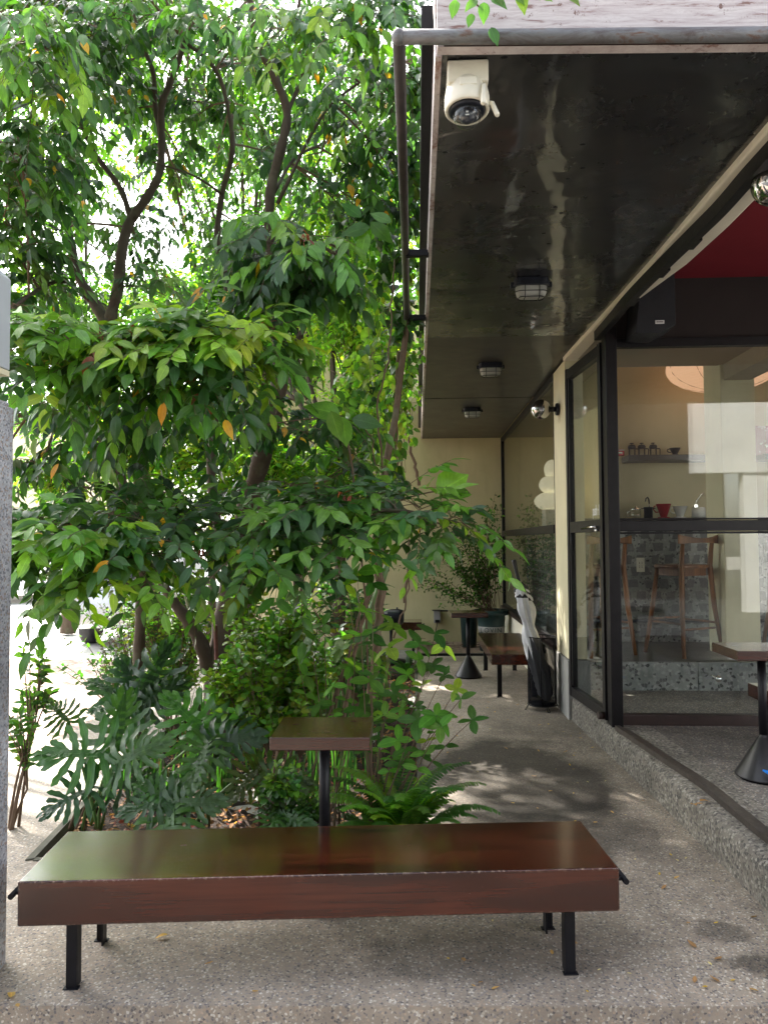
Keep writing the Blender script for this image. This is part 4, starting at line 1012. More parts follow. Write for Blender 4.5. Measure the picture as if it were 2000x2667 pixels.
def compound(lv, tw, o, d, R, L, mix, droop=.5, pairs=3, hang=.5):
    L *= .88; pairs = 4; R *= 1.05
    """one pinnate leaf: leaflets along a drooping stalk"""
    d = d.normalized(); side = d.cross(UP)
    if side.length < .2: side = Vector((1, 0, 0))
    side.normalize(); pts = []
    base = tint(mix)
    for i in range(6):
        t = i/5; pts.append(o+d*R*t-UP*(droop*R*t*t))
    if tw is not None: tw.tube(pts, [.0028, .0024, .002, .0017, .0013, .001], 3, cap=False)
    for i in range(pairs*2+1):
        t = .30+.70*(i//2+ (1 if i == pairs*2 else .5))/(pairs+.5)
        t = min(t, 1.); p = o+d*R*t-UP*(droop*R*t*t); tan = (d-UP*2*droop*t).normalized()
        if i == pairs*2: dr = tan*.9-UP*hang*.8
        else:
            sg = 1 if i % 2 else -1; dr = tan*.55+side*sg*.8-UP*hang
        dr = (dr+rnd3(.2)).normalized()
        nn = UP*.9+d*.3+Vector((0, -.5, 0))+rnd3(.4)
        l = L*(.66+.40*t)*RG.uniform(.62, 1.22)
        f = RG.uniform(.85, 1.18)
        col = tuple(c*f for c in base) if RG.random() > .006 else tint([('yellow', 1)])
        lv.add(p+dr*.004, dr, nn, l, l*RG.uniform(.34, .44), col, RG.uniform(.05, .35))
def curve(a, b, lift, n=8):
    a = Vector(a); b = Vector(b); mid = (a+b)/2+UP*lift+rnd3(.03*(b-a).length); out = []
    for i in range(n+1):
        t = i/n; out.append(a*(1-t)**2+mid*2*t*(1-t)+b*t*t)
    return out
class Tree:
    def __init__(s, name, label, cat, base, group=None, bark='bark'):
        s.t = thing(name, label, cat, base, 0, group); s.tr = MB(); s.tw = MB(); s.lv = Leaves(); s.pts = []; s.bark = bark
    def limb(s, pts, r0, r1, n=9, r=None):
        P = [D(*p) if not isinstance(p, Vector) else p for p in pts]
        # Catmull-Rom smoothing
        Q = [P[0]*2-P[1]]+P+[P[-1]*2-P[-2]]; out = []
        for k in range(1, len(Q)-2):
            for i in range(5):
                t = i/5; a, b, c, d = Q[k-1:k+3]; out.append(.5*((2*b)+(c-a)*t+(2*a-5*b+4*c-d)*t*t+(3*b-a-3*c+d)*t**3))
        out.append(P[-1]); k = len(out)
        R = [(r0+(r1-r0)*i/(k-1))*(1+.10*sin(i*1.9)+RG.uniform(-.05, .05)) for i in range(k)]
        s.tr.tube(out, R, n); s.pts += out
        return out
    def bunch(s, c, rad, n, L=.085, mix=(('mid', 1),), droop=.5, hang=.5, pairs=3, out=None, per=6, R=.24, leaf=.45, face=.35, lift=.1):
        c = Vector(c); anc = min(s.pts, key=lambda p: (p-c).length); main = curve(anc, c, lift*(c-anc).length, 9)
        s.tw.tube(main, [.0085-.0006*j for j in range(10)], 5, cap=False)
        for i in range(n):
            e = rnd3(1); e.normalize(); e = c+Vector((e.x*rad[0], e.y*rad[1], e.z*rad[2]))*RG.random()**.4
            anc = main[int(RG.integers(4, 9))]
            path = curve(anc, e, lift*(e-anc).length+RG.uniform(0, .04), 9)
            s.tw.tube(path, [.0045-(.0036*j/9) for j in range(10)], 4, cap=False)
            tot = (e-anc).length; f0 = max(.1, 1-leaf/max(tot, .01)) if tot > leaf else .15
            for k in range(per):
                t = f0+(1-f0)*k/(per-1); j = min(int(t*9), 8); a = t*9-j; p = path[j].lerp(path[j+1], a)
                tan = (path[j+1]-path[j]).normalized(); sd = tan.cross(UP); sd = sd.normalized() if sd.length > .1 else Vector((1, 0, 0))
                sg = 1 if k % 2 else -1
                dr = tan*(.5 if k < per-1 else 1.2)+sd*sg*(.9 if k < per-1 else .1)+Vector((0, -face, .1))+rnd3(.2)
                compound(s.lv, s.tw, p, dr, R*RG.uniform(.75, 1.2), L, mix, droop*RG.uniform(.6, 1.3), pairs, hang*RG.uniform(.6, 1.3))
    def tuft(s, x, y, Y, n=16):
        c = D(x, y, Y); anc = min(s.pts, key=lambda p: (p-c).length); s.tw.tube(curve(anc, c, .03, 6), [.004-.0004*j for j in range(7)], 4, cap=False)
        for i in range(n):
            dr = (Vector((0, 0, -.5))+rnd3(.7)).normalized(); s.lv.add(c+rnd3(.012), dr, UP+rnd3(.5), RG.uniform(.02, .045), .011, tint([('red', 1)]), .3)
    def done(s, mat='leaf', tpl='ovate', fold=.22):
        build(s.tr, 'trunk', s.bark, s.t)
        if s.tw.v: build(s.tw, 'twigs', 'stem', s.t)
        s.lv.build('crown', mat, s.t, tpl, fold)
def px2m(d, Y): return d*1.20555*Y/F_PX

# --- T1: the big forked tree in the middle of the bed
T1 = Tree('garden_tree', 'large forked dark-trunked tree in the middle of the planting bed', 'tree', D(478, 1650, 4.95))
g0 = D(478, 1655, 4.95); g0.z = -.1
T1.limb([g0, (476, 1600, 4.95), (470, 1500, 4.95), (478, 1400, 5.0), (498, 1280, 5.0), (520, 1150, 4.95), (560, 1010, 4.85), (596, 880, 4.75), (606, 780, 4.65), (602, 700, 4.5)], .10, .042, 14)
T1.limb([(602, 700, 4.5), (588, 600, 4.5), (583, 430, 4.45), (610, 310, 4.4), (620, 240, 4.4), (590, 160, 4.3), (555, 90, 4.2), (535, -30, 4.1), (500, -200, 4.0)], .036, .016)
T1.limb([(620, 245, 4.4), (645, 190, 4.4), (655, 165, 4.3), (640, 60, 4.2), (660, -60, 4.1)], .014, .008, 7)
T1.limb([(600, 440, 4.45), (690, 260, 4.4), (760, 190, 4.3), (850, 140, 4.2)], .012, .006, 7)
T1.limb([(606, 790, 4.65), (640, 740, 4.6), (665, 690, 4.5), (700, 600, 4.3), (740, 520, 4.2)], .022, .010, 8)
T1.limb([(455, 1450, 4.97), (430, 1380, 4.9), (398, 1330, 4.85), (365, 1285, 4.8), (320, 1200, 4.6), (250, 1170, 4.1), (160, 1160, 3.7)], .055, .012, 10)
T1.limb([(498, 1280, 5.0), (470, 1130, 5.2), (456, 1010, 5.25), (470, 860, 5.3), (497, 720, 5.3), (488, 600, 5.3), (470, 520, 5.2), (480, 420, 5.2), (502, 330, 5.1), (495, 240, 5.1), (465, 150, 5.0), (395, 85, 4.9)], .036, .012, 9)
T1.limb([(520, 1150, 4.95), (550, 1120, 4.4), (640, 1120, 3.9), (760, 1105, 3.75), (880, 1105, 3.65), (990, 1130, 3.6)], .020, .006, 7)
T1.limb([(510, 1210, 5.), (470, 1180, 4.3), (400, 1160, 3.8), (330, 1170, 3.6)], .018, .007, 7)
T1.limb([(480, 420, 5.2), (420, 380, 5.0), (330, 350, 4.8)], .010, .005, 6)
T1.limb([(590, 420, 4.45), (640, 340, 4.8), (720, 300, 5.1), (830, 230, 5.3)], .012, .006, 6)
SH = (('mid', 5), ('dark', 1.5), ('blue', 3), ('bright', 2.5))
FR = (('mid', 3), ('bright', 5), ('blue', 1.2), ('lime', 1.5))
DK = (('dark', 4), ('mid', 4), ('olive', .6), ('bright', .8))  # darker greens put the shade inside the crowns into leaf colour
BR = (('bright', 5), ('lime', 6), ('mid', 1), ('red', .12), ('yg', 1.5))  # FR, BR: young-leaf greens, brightened to stand in for light on the shelves
def B(T, x, y, Y, rx, ry, n, mix, **k):
    T.bunch(D(x, y, Y), (px2m(rx, Y), px2m(rx, Y)*.9, px2m(ry, Y)), n, mix=mix, **k)
# right shelf
for (x, y, Y, rx, ry, n, mx) in ((470, 1130, 3.75, 90, 45, 4, SH), (570, 1160, 3.6, 90, 45, 4, SH), (670, 1130, 3.65, 90, 50, 5, SH), (760, 1090, 3.75, 80, 55, 4, SH), (850, 1090, 3.7, 75, 50, 4, SH),
        (910, 1110, 3.65, 60, 38, 3, FR), (970, 1125, 3.6, 50, 30, 3, FR), (560, 1210, 3.45, 80, 30, 3, FR), (400, 1190, 3.5, 80, 40, 3, SH), (330, 1150, 3.6, 80, 50, 4, SH), (640, 1230, 3.6, 80, 25, 2, DK), (720, 1190, 3.5, 60, 30, 2, FR)):
    B(T1, x, y, Y, rx, ry, n, mx, L=.115, droop=.22, hang=.22, R=.27, leaf=.42)
# middle cluster
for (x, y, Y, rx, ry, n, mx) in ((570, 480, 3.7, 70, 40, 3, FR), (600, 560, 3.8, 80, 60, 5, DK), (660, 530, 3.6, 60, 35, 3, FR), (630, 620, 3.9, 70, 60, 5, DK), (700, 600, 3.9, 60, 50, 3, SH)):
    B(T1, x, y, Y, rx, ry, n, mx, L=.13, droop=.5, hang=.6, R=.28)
# upper canopy, right part
up = [(600, 40, 3.6, FR), (720, 60, 3.5, FR), (820, 60, 3.6, SH), (900, 50, 3.8, SH), (650, 130, 4.4, SH), (760, 170, 4.2, SH), (860, 160, 4.2, SH), (700, 250, 4.9, SH), (800, 270, 4.7, DK), (880, 270, 4.6, DK),
      (690, 350, 5.2, DK), (780, 380, 5.0, DK), (860, 390, 4.8, DK), (740, 450, 4.9, SH), (830, 480, 4.9, SH), (620, 350, 5.4, SH), (540, 240, 5.4, SH), (430, 250, 5.3, SH), (480, 60, 4.6, SH), (560, 40, 5.0, SH), (430, 130, 5.2, DK), (560, 150, 5.6, SH), (900, 150, 4.5, SH), (540, 520, 5.7, SH)]
for (x, y, Y, mx) in up:
    B(T1, x, y, Y, 75, 60, 4 if Y < 5 else 3, mx, L=.11, droop=.5, hang=.6, R=.25)
for k in range(26):                               # crown above the photograph's top edge
    c = Vector((RG.uniform(-2.2, .0), RG.uniform(3.6, 7.4), RG.uniform(4.7, 6.8)))
    T1.bunch(c, (.5, .5, .35), 3, L=.10, mix=SH, droop=.5, hang=.7, R=.22, per=6)
# back side shade between trunk and shelf
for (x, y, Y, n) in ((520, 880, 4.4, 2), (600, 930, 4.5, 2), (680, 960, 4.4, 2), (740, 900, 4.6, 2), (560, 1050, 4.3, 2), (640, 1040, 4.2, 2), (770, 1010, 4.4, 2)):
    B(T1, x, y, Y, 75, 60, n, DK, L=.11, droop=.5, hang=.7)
for q in ((745, 1072, 3.45), (430, 1192, 3.35), (660, 510, 3.5), (560, 1180, 3.4)): T1.tuft(*q)
T1.done()

# --- T2: slender pale-stemmed tree forking high on the left
T2 = Tree('garden_tree', 'slender tree at the left with pale lower stem and Y-shaped fork against the sky', 'tree', D(298, 1640, 5.0))
g0 = D(300, 1655, 5.0); g0.z = -.1
T2.limb([g0, (297, 1540, 5.0), (300, 1420, 5.0), (306, 1290, 5.0), (300, 1180, 5.0), (262, 1040, 5.0), (244, 920, 5.0), (238, 800, 4.95), (236, 690, 4.9)], .034, .044, 11)
T2.limb([(236, 700, 4.9), (256, 620, 4.9), (262, 560, 4.9), (270, 510, 4.9), (286, 470, 4.9)], .040, .034, 10)
T2.limb([(284, 474, 4.9), (262, 410, 4.9), (226, 360, 4.85), (198, 318, 4.8), (165, 240, 4.7), (130, 140, 4.5)], .022, .010, 8)
T2.limb([(284, 474, 4.9), (322, 420, 4.9), (346, 370, 4.9), (350, 300, 4.9), (350, 230, 4.85), (372, 170, 4.8), (400, 85, 4.7), (415, -40, 4.6), (420, -200, 4.5)], .031, .014, 9)
T2.limb([(350, 300, 4.9), (336, 230, 4.9), (332, 160, 4.8), (306, 90, 4.7), (288, 10, 4.6), (285, -100, 4.5)], .020, .010, 8)
T2.limb([(236, 710, 4.9), (205, 655, 4.95), (172, 600, 5.0), (157, 540, 5.0), (146, 490, 5.0), (110, 420, 4.9), (60, 350, 4.7)], .042, .012, 10)
T2.limb([(195, 650, 4.95), (140, 608, 4.7), (85, 625, 4.5), (30, 665, 4.2)], .016, .009, 7)
T2.limb([(240, 810, 4.95), (250, 770, 4.4), (300, 755, 3.9), (400, 750, 3.6), (500, 735, 3.5)], .020, .007, 7)
T2.limb([(240, 800, 4.95), (200, 770, 4.3), (140, 765, 3.8), (50, 760, 3.5)], .016, .006, 7)
T2.limb([(262, 1040, 5.), (240, 1120, 4.3), (190, 1160, 3.7), (100, 1180, 3.4)], .015, .006, 6)
T2.limb([(300, 1180, 5.), (292, 1180, 4.2), (230, 1205, 3.5)], .014, .006, 6)
T2.limb([(244, 930, 5.), (180, 905, 4.5), (100, 890, 4.2)], .014, .006, 6)
T2.limb([(262, 1040, 5.), (200, 960, 4.6), (120, 920, 4.3), (60, 900, 4.2)], .015, .006, 6)
T2.limb([(244, 920, 5.), (330, 880, 4.6), (430, 880, 4.3)], .014, .006, 6)
for (x, y, Y, rx, ry, n, mx) in ((60, 745, 3.45, 75, 30, 3, FR), (140, 740, 3.35, 80, 28, 4, BR), (230, 745, 3.4, 80, 30, 4, BR), (320, 735, 3.4, 80, 30, 4, BR), (410, 740, 3.4, 80, 32, 4, BR), (500, 730, 3.45, 70, 28, 4, BR), (560, 730, 3.5, 50, 30, 2, BR),
        (120, 800, 3.5, 90, 35, 4, SH), (220, 800, 3.5, 90, 30, 4, FR), (330, 800, 3.5, 90, 35, 5, SH), (440, 800, 3.6, 90, 35, 5, SH), (520, 800, 3.7, 60, 30, 3, SH), (180, 705, 3.6, 90, 20, 3, FR), (420, 700, 3.6, 100, 18, 3, FR)):
    B(T2, x, y, Y, rx, ry, n, mx, L=.128, droop=.3, hang=.28, R=.29, leaf=.42)
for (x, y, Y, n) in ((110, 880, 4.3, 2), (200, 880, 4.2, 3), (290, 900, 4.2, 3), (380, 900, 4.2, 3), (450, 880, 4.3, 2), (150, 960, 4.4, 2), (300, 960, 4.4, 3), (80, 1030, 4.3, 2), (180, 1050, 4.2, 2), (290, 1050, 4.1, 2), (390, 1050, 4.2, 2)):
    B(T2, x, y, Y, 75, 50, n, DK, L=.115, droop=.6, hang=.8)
for (x, y, Y, rx, ry, n, mx) in ((95, 1150, 3.5, 70, 35, 4, SH), (130, 1200, 3.4, 75, 32, 4, FR), (210, 1170, 3.4, 80, 35, 4, FR), (220, 1225, 3.45, 80, 25, 3, FR), (300, 1215, 3.4, 70, 30, 4, FR), (80, 1230, 3.6, 50, 30, 2, SH), (170, 1120, 3.7, 90, 30, 4, SH), (290, 1110, 3.8, 90, 30, 3, SH)):
    B(T2, x, y, Y, rx, ry, n, mx, L=.125, droop=.28, hang=.25, R=.28, leaf=.42)
upl = [(345, 490, 6.3, SH), (420, 500, 6.3, SH), (225, 455, 6.2, SH), (300, 600, 6.2, SH), (215, 345, 5.8, SH), (330, 520, 6.2, SH), (120, 395, 5.6, SH), (90, 230, 4.6, SH), (200, 120, 4.6, SH), (20, 130, 4.0, FR), (290, 60, 5.4, SH), (10, 360, 4.2, SH), (120, 440, 5.4, SH), (30, 540, 4.4, SH), (80, 640, 4.6, DK), (40, 60, 3.3, FR), (120, 110, 3.5, FR), (60, 180, 3.7, FR), (170, 190, 4.2, SH), (40, 290, 3.9, SH), (230, 60, 4.2, SH), (330, 30, 4.4, SH), (130, 40, 4.3, SH), (250, 150, 4.9, SH), (100, 330, 4.4, SH), (160, 300, 5.0, SH), (60, 400, 4.4, SH), (250, 260, 5.2, SH), (380, 220, 5.4, SH), (330, 110, 5.3, SH),
       (60, 490, 4.6, SH), (110, 560, 5.0, SH), (40, 600, 4.6, SH), (400, 360, 5.6, DK), (430, 50, 4.0, FR), (30, 700, 4.0, SH), (150, 640, 5.2, DK), (360, 640, 5.0, SH)]
for (x, y, Y, mx) in upl:
    B(T2, x, y, Y, 75, 55, 4 if Y < 5 else 3, mx, L=.112, droop=.5, hang=.6, R=.25)
for k in range(40):
    c = Vector((RG.uniform(-4.6, -1.6), RG.uniform(3.0, 7.0), RG.uniform(3.6, 6.6)))
    if PR(c)[0] > 20 and 0 < PR(c)[1] < 900: continue
    T2.bunch(c, (.5, .5, .35), 3, L=.10, mix=SH, droop=.5, hang=.7, R=.22, per=6)
for k in range(14):
    c = Vector((RG.uniform(-3.4, -2.0), RG.uniform(3.2, 5.4), RG.uniform(1.6, 3.6)))
    if PR(c)[0] > -40: continue
    T2.bunch(c, (.4, .4, .3), 3, L=.10, mix=SH, R=.22, per=6)
for q in ((62, 728, 3.25), (290, 712, 3.25), (150, 1140, 3.3), (545, 715, 3.35), (210, 715, 3.3), (260, 1190, 3.3)): T2.tuft(*q)
T2.done()

# --- trees farther back, sunlit yellow-green put into the leaf colour
def far_tree(label, base, H, crown, n, mixc, L=.10, stem=.09, seed=0, lean=0., gap=.0):
    t = thing('background_tree', label, 'tree', base, 0, 'trees behind the garden')
    b = Vector(base); tr = MB(); topv = b+Vector((lean, 0, H*.72)); main = curve(b, topv, 0, 8)
    tr.tube(main, [stem*(1-.7*i/8) for i in range(9)], 9); lv = Leaves()
    cs = []
    for (cx_, cy_, cz_, rx, ry, rz) in crown:
        c = Vector((cx_, cy_, cz_)); a = main[min(8, int(RG.uniform(4, 8)))]
        tr.tube(curve(a, c, .2, 7), [stem*.35*(1-.8*i/7)+.006 for i in range(8)], 6); cs.append((c, (rx, ry, rz)))
        for _ in range(7):
            e = nz(RG.normal(0, 1, 3)); e = c+Vector(e*np.array((rx, ry, rz))*.85)
            tr.tube(curve(c.lerp(a, .3), e, .05, 4), [.012, .010, .008, .006, .003], 4, cap=False)
    per = n//len(cs)
    for c, r in cs:
        for _ in range(per//8):
            e = nz(RG.normal(0, 1, 3))*RG.random()**.45*np.array(r); o = c+Vector(e); d = Vector(e)*.8+Vector((0, 0, -.25))+rnd3(.3); d = d.normalized() if d.length > 0 else UP
            sd = d.cross(UP); sd = sd.normalized() if sd.length > .1 else Vector((1, 0, 0)); col = tint(mixc)
            for q in range(8):
                p = o+d*(.035*q*L/.07); s2 = 1 if q % 2 else -1
                dr = (d*.5+sd*s2+Vector((0, 0, -.35))+rnd3(.25)).normalized(); l = L*RG.uniform(.7, 1.2)
                lv.add(p, dr, UP+rnd3(.5), l, l*.45, tuple(v*RG.uniform(.85, 1.15) for v in col), .15)
    build(tr, 'trunk', 'bark', t); lv.build('crown', 'leaf_far', t, 'small' if L > .08 else 'far')
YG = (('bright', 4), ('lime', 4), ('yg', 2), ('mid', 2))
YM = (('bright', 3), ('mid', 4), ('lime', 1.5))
def cr(lst, r=(.8, .7, .6)): return [(*D(x, y, Y), px2m(rx, Y), px2m(rx, Y)*.8, px2m(ry, Y)) for (x, y, Y, rx, ry) in lst]
def gb(x, Y): p = D(x, 1200, Y); return (p.x, p.y, -.1)
far_tree('bushy yellow-green tree right behind the big trunk, before the yellow wall', gb(720, 8.2), 4.2, cr([(700, 560, 8.0, 120, 90), (800, 640, 8.2, 90, 90), (830, 480, 8.0, 80, 110), (760, 700, 8.0, 90, 60), (720, 420, 8.3, 120, 100), (850, 800, 8.0, 50, 90), (620, 620, 8.6, 80, 60)])+[(-2.3, 10.1, 5.0, .8, .5, .8), (-1.6, 9.6, 4.1, .7, .5, .6), (-2.3, 10.0, 4.0, .6, .4, .6)], 12000, YG, .09)  # appended crown blobs are added to keep sun off the walkway
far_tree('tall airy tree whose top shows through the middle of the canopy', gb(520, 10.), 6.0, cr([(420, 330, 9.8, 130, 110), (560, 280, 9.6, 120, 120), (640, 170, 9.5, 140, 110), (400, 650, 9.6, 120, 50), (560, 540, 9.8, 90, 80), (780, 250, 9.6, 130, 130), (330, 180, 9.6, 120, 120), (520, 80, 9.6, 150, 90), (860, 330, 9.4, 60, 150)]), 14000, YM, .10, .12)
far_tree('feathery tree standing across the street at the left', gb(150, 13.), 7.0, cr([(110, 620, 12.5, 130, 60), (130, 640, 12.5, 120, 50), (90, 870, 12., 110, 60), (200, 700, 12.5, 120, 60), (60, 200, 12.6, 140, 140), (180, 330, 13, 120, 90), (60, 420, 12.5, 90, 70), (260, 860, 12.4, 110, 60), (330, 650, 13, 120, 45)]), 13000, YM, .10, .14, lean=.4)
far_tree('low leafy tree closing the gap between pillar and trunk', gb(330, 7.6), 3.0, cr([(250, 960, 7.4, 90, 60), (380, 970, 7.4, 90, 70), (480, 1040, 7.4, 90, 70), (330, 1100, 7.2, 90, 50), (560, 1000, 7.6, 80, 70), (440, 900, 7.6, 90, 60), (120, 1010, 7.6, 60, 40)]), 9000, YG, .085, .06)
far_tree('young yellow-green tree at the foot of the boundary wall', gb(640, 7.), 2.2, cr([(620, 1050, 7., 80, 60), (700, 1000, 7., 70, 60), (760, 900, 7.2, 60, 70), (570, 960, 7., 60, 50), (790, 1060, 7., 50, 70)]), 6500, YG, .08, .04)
far_tree('small dense tree added where the yellow wall starts, to keep sun off the walkway', (-2.9, 10.3, -.1), 4.6, [(-2.6, 10.2, 4.8, .7, .5, .5), (-2.0, 9.95, 4.3, .6, .4, .5), (-3.1, 10.4, 5.0, .6, .4, .5), (-2.3, 10.1, 5.4, .6, .4, .4)], 5200, YM, .12, .07)  # added to block sun dapples on the walkway
far_tree('tree mass beyond the boundary wall', (-1.2, 13.5, -.1), 7.5, [(-2.5, 13.5, 6.2, 1.6, 1.2, 1.3), (-.6, 13.6, 6.6, 1.6, 1.2, 1.3), (.8, 13.8, 6.2, 1.3, 1., 1.2), (-3.4, 14, 4.4, 1.2, 1.2, 1.2), (-1.5, 14, 8., 1.8, 1.3, 1.2)], 8000, YM, .14, .14)

far_tree('tall tree added out of view, its high crown put there to shade the bench', (-6.9, 8.6, -.1), 9., [(-6.3, 8.0, 8.6, 1.1, 1.1, .7), (-5.2, 8.3, 8.8, 1.1, 1.1, .7), (-4.4, 8.6, 8.9, .8, 1.1, .7), (-5.8, 9.4, 9.0, 1.1, 1., .7), (-4.8, 9.5, 9.2, 1., .9, .7), (-5.4, 7.4, 8.3, 1.1, .8, .6), (-6.6, 9.2, 9., 1., 1., .7), (-4.0, 9.3, 9.1, .8, .8, .6), (-3.9, 8.4, 8.8, .7, .8, .5), (-4.3, 10.1, 9.6, .9, .7, .6)], 14000, YM, .17, .16)  # unseen crown added to block the sun from bench and paving


# --- leafy helper for small leaved shrubs
def shrub(name, label, cat, base, blobs, mat='leaf_gloss', L=.04, mixc=YM, stems=9, wr=.62, r0=.009, tplk='small', up=.5, group=None, per=6, step=.030):
    t = thing(name, label, cat, base, 0, group); st_ = MB(); lv = Leaves(); b = Vector(base)
    for (c, r, n) in blobs:
        c = Vector(c); hub = b.lerp(c, .55)+rnd3(.04)
        st_.tube(curve(b+Vector((RG.normal(0, .05), RG.normal(0, .05), 0)), hub, .04, 6), [r0*(1-.4*i/6) for i in range(7)], 6)
        for i in range(n):
            e = nz(RG.normal(0, 1, 3))*RG.random()**.4*np.array(r); e = c+Vector(e); path = curve(hub, e, .03, 7)
            st_.tube(path, [r0*.45*(1-.8*j/7)+.0008 for j in range(8)], 4, cap=False)
            d = (path[-1]-path[-3]).normalized(); sd = d.cross(UP); sd = sd.normalized() if sd.length > .1 else Vector((1, 0, 0)); u2 = sd.cross(d)
            col = tint(mixc)
            for q in range(per):
                p = path[-1]-d*(q*step*RG.uniform(.7, 1.2)); a0 = q*1.57+RG.uniform(-.3, .3)
                for a in (a0, a0+pi):
                    dr = (d*(.9 if q == 0 else .35)+sd*cos(a)+u2*sin(a)*.6+rnd3(.15)).normalized(); l = L*RG.uniform(.65, 1.2)*(1 if q else .8)
                    lv.add(p, dr, UP*.9+Vector((0, -.5, 0))+rnd3(.35), l, l*wr, tuple(v*RG.uniform(.8, 1.2) for v in col), RG.uniform(0, .35))
    build(st_, 'stems', 'stem', t); lv.build('foliage', mat, t, tplk, .3); return t
def bl(x, y, Y, rx, ry, n): return (D(x, y, Y), (px2m(rx, Y), px2m(rx, Y)*.8, px2m(ry, Y)), n)
gg = lambda x, Y: (D(x, 1300, Y).x, D(x, 1300, Y).y, -.06)
shrub('duranta_shrub', 'glossy small-leaved shrub right of the big trunk, behind the wooden pedestal table', 'shrub', gg(600, 4.1),
      [bl(560, 1370, 4.2, 80, 60, 38), (bl(620, 1350, 4.3, 70, 60, 34)), bl(500, 1450, 4.0, 60, 50, 34), bl(540, 1440, 3.95, 60, 50, 26), bl(590, 1470, 4.1, 90, 50, 44), bl(560, 1530, 4.0, 90, 40, 40), bl(650, 1530, 4.0, 60, 40, 22), bl(480, 1510, 4.05, 45, 35, 18), bl(640, 1420, 4.3, 70, 60, 30), bl(690, 1450, 4.3, 50, 60, 18), bl(530, 1300, 4.5, 70, 35, 20)],
      L=.056, mixc=(('bright', 5), ('mid', .5), ('lime', 6)))
shrub('duranta_shrub', 'low glossy seedling shrub under the wooden pedestal table', 'shrub', gg(640, 3.75), [bl(630, 1680, 3.7, 55, 45, 24), bl(600, 1730, 3.7, 50, 30, 14), bl(660, 1740, 3.7, 40, 30, 10)], L=.05, mixc=(('bright', 4), ('mid', 4)))
shrub('hedge_shrub', 'yellow-green fine-leaved shrub between the pale stem and the big trunk', 'shrub', gg(370, 5.9),
      [bl(330, 1330, 5.9, 70, 60, 46), bl(400, 1380, 5.9, 60, 80, 46), bl(300, 1400, 6., 50, 70, 30), bl(360, 1470, 5.8, 80, 60, 40), bl(440, 1330, 6., 50, 60, 24), bl(270, 1300, 6.1, 40, 40, 16), bl(350, 1290, 6.2, 80, 40, 40), bl(420, 1270, 6.2, 60, 40, 30), bl(320, 1460, 5.7, 50, 50, 30), bl(400, 1440, 6.1, 60, 60, 40)], mat='leaf_soft', L=.042, mixc=YG)
shrub('sparse_shrub', 'thin-twigged bush leaning out over the bright street at the left', 'shrub', gg(280, 5.4),
      [bl(250, 1310, 5.4, 90, 14, 10), bl(230, 1380, 5.3, 90, 12, 10), bl(220, 1440, 5.2, 90, 14, 10), bl(270, 1420, 5.3, 70, 40, 14)], mat='leaf_soft', L=.038, mixc=(('olive', 3), ('bright', 3), ('mid', 2)), per=8, step=.04)
shrub('sapling', 'little leafy sapling just right of the granite pillar', 'sapling', gg(30, 3.9), [bl(70, 1500, 3.9, 50, 40, 10), bl(90, 1420, 3.9, 22, 35, 5), bl(45, 1550, 3.8, 40, 30, 8), bl(60, 1400, 3.8, 10, 15, 2), bl(50, 1610, 3.9, 26, 40, 7)], mat='leaf_soft', L=.062, mixc=(('bright', 3), ('mid', 3), ('olive', 1)), wr=.42, per=4, step=.035, tplk='ovate')
shrub('filler_shrub', 'shaded undergrowth bush behind the duranta, left of the walkway', 'shrub', gg(760, 5.6),
      [bl(700, 1300, 5.6, 80, 60, 30), bl(780, 1340, 5.5, 60, 60, 30), bl(650, 1330, 5.8, 70, 60, 24), bl(780, 1430, 5.2, 60, 60, 26), bl(820, 1290, 5.8, 40, 60, 14), bl(720, 1400, 5.2, 60, 60, 20)], mat='leaf_soft', L=.07, mixc=(('mid', 4), ('dark', 3), ('bright', 2), ('yg', .6)), wr=.5, tplk='ovate', per=4, step=.04)

# --- broad-leaved whorl shrub along the walkway
wt = thing('whorl_shrub', 'broad-leaved shrub with star-like leaf whorls reaching over the walkway', 'shrub', gg(760, 3.9))
ws_ = MB(); wl_ = Leaves(); wb = [Vector(gg(735, 3.9)), Vector(gg(700, 4.1)), Vector(gg(800, 3.8))]
wh = [(772, 1236, 3.55, 1.15), (748, 1262, 3.6, .9), (805, 1260, 3.6, 1.0), (672, 1392, 3.75, 1.0), (640, 1420, 3.8, .9), (700, 1350, 3.8, .8), (800, 1372, 3.7, 1.0), (840, 1400, 3.65, 1.0), (850, 1352, 3.8, .8), (905, 1392, 3.7, .95), (940, 1370, 3.75, .85), (955, 1395, 3.7, .8), (905, 1425, 3.7, .8),
      (880, 1458, 3.7, .7), (935, 1440, 3.7, .7), (800, 1470, 3.6, .9), (850, 1500, 3.6, .85), (900, 1555, 3.5, 1.0), (950, 1570, 3.45, 1.0), (940, 1545, 3.5, .9), (985, 1490, 3.55, .7), (995, 1510, 3.5, .7), (1020, 1556, 3.45, .85), (760, 1440, 3.8, .8), (720, 1480, 3.8, .8), (690, 1520, 3.85, .7), (830, 1545, 3.6, .7), (780, 1530, 3.7, .8), (860, 1600, 3.6, .8), (740, 1400, 3.9, .9), (790, 1320, 3.9, .8), (820, 1440, 3.9, .9), (870, 1530, 3.7, .7), (960, 1460, 3.65, .6), (660, 1460, 3.9, .8)]
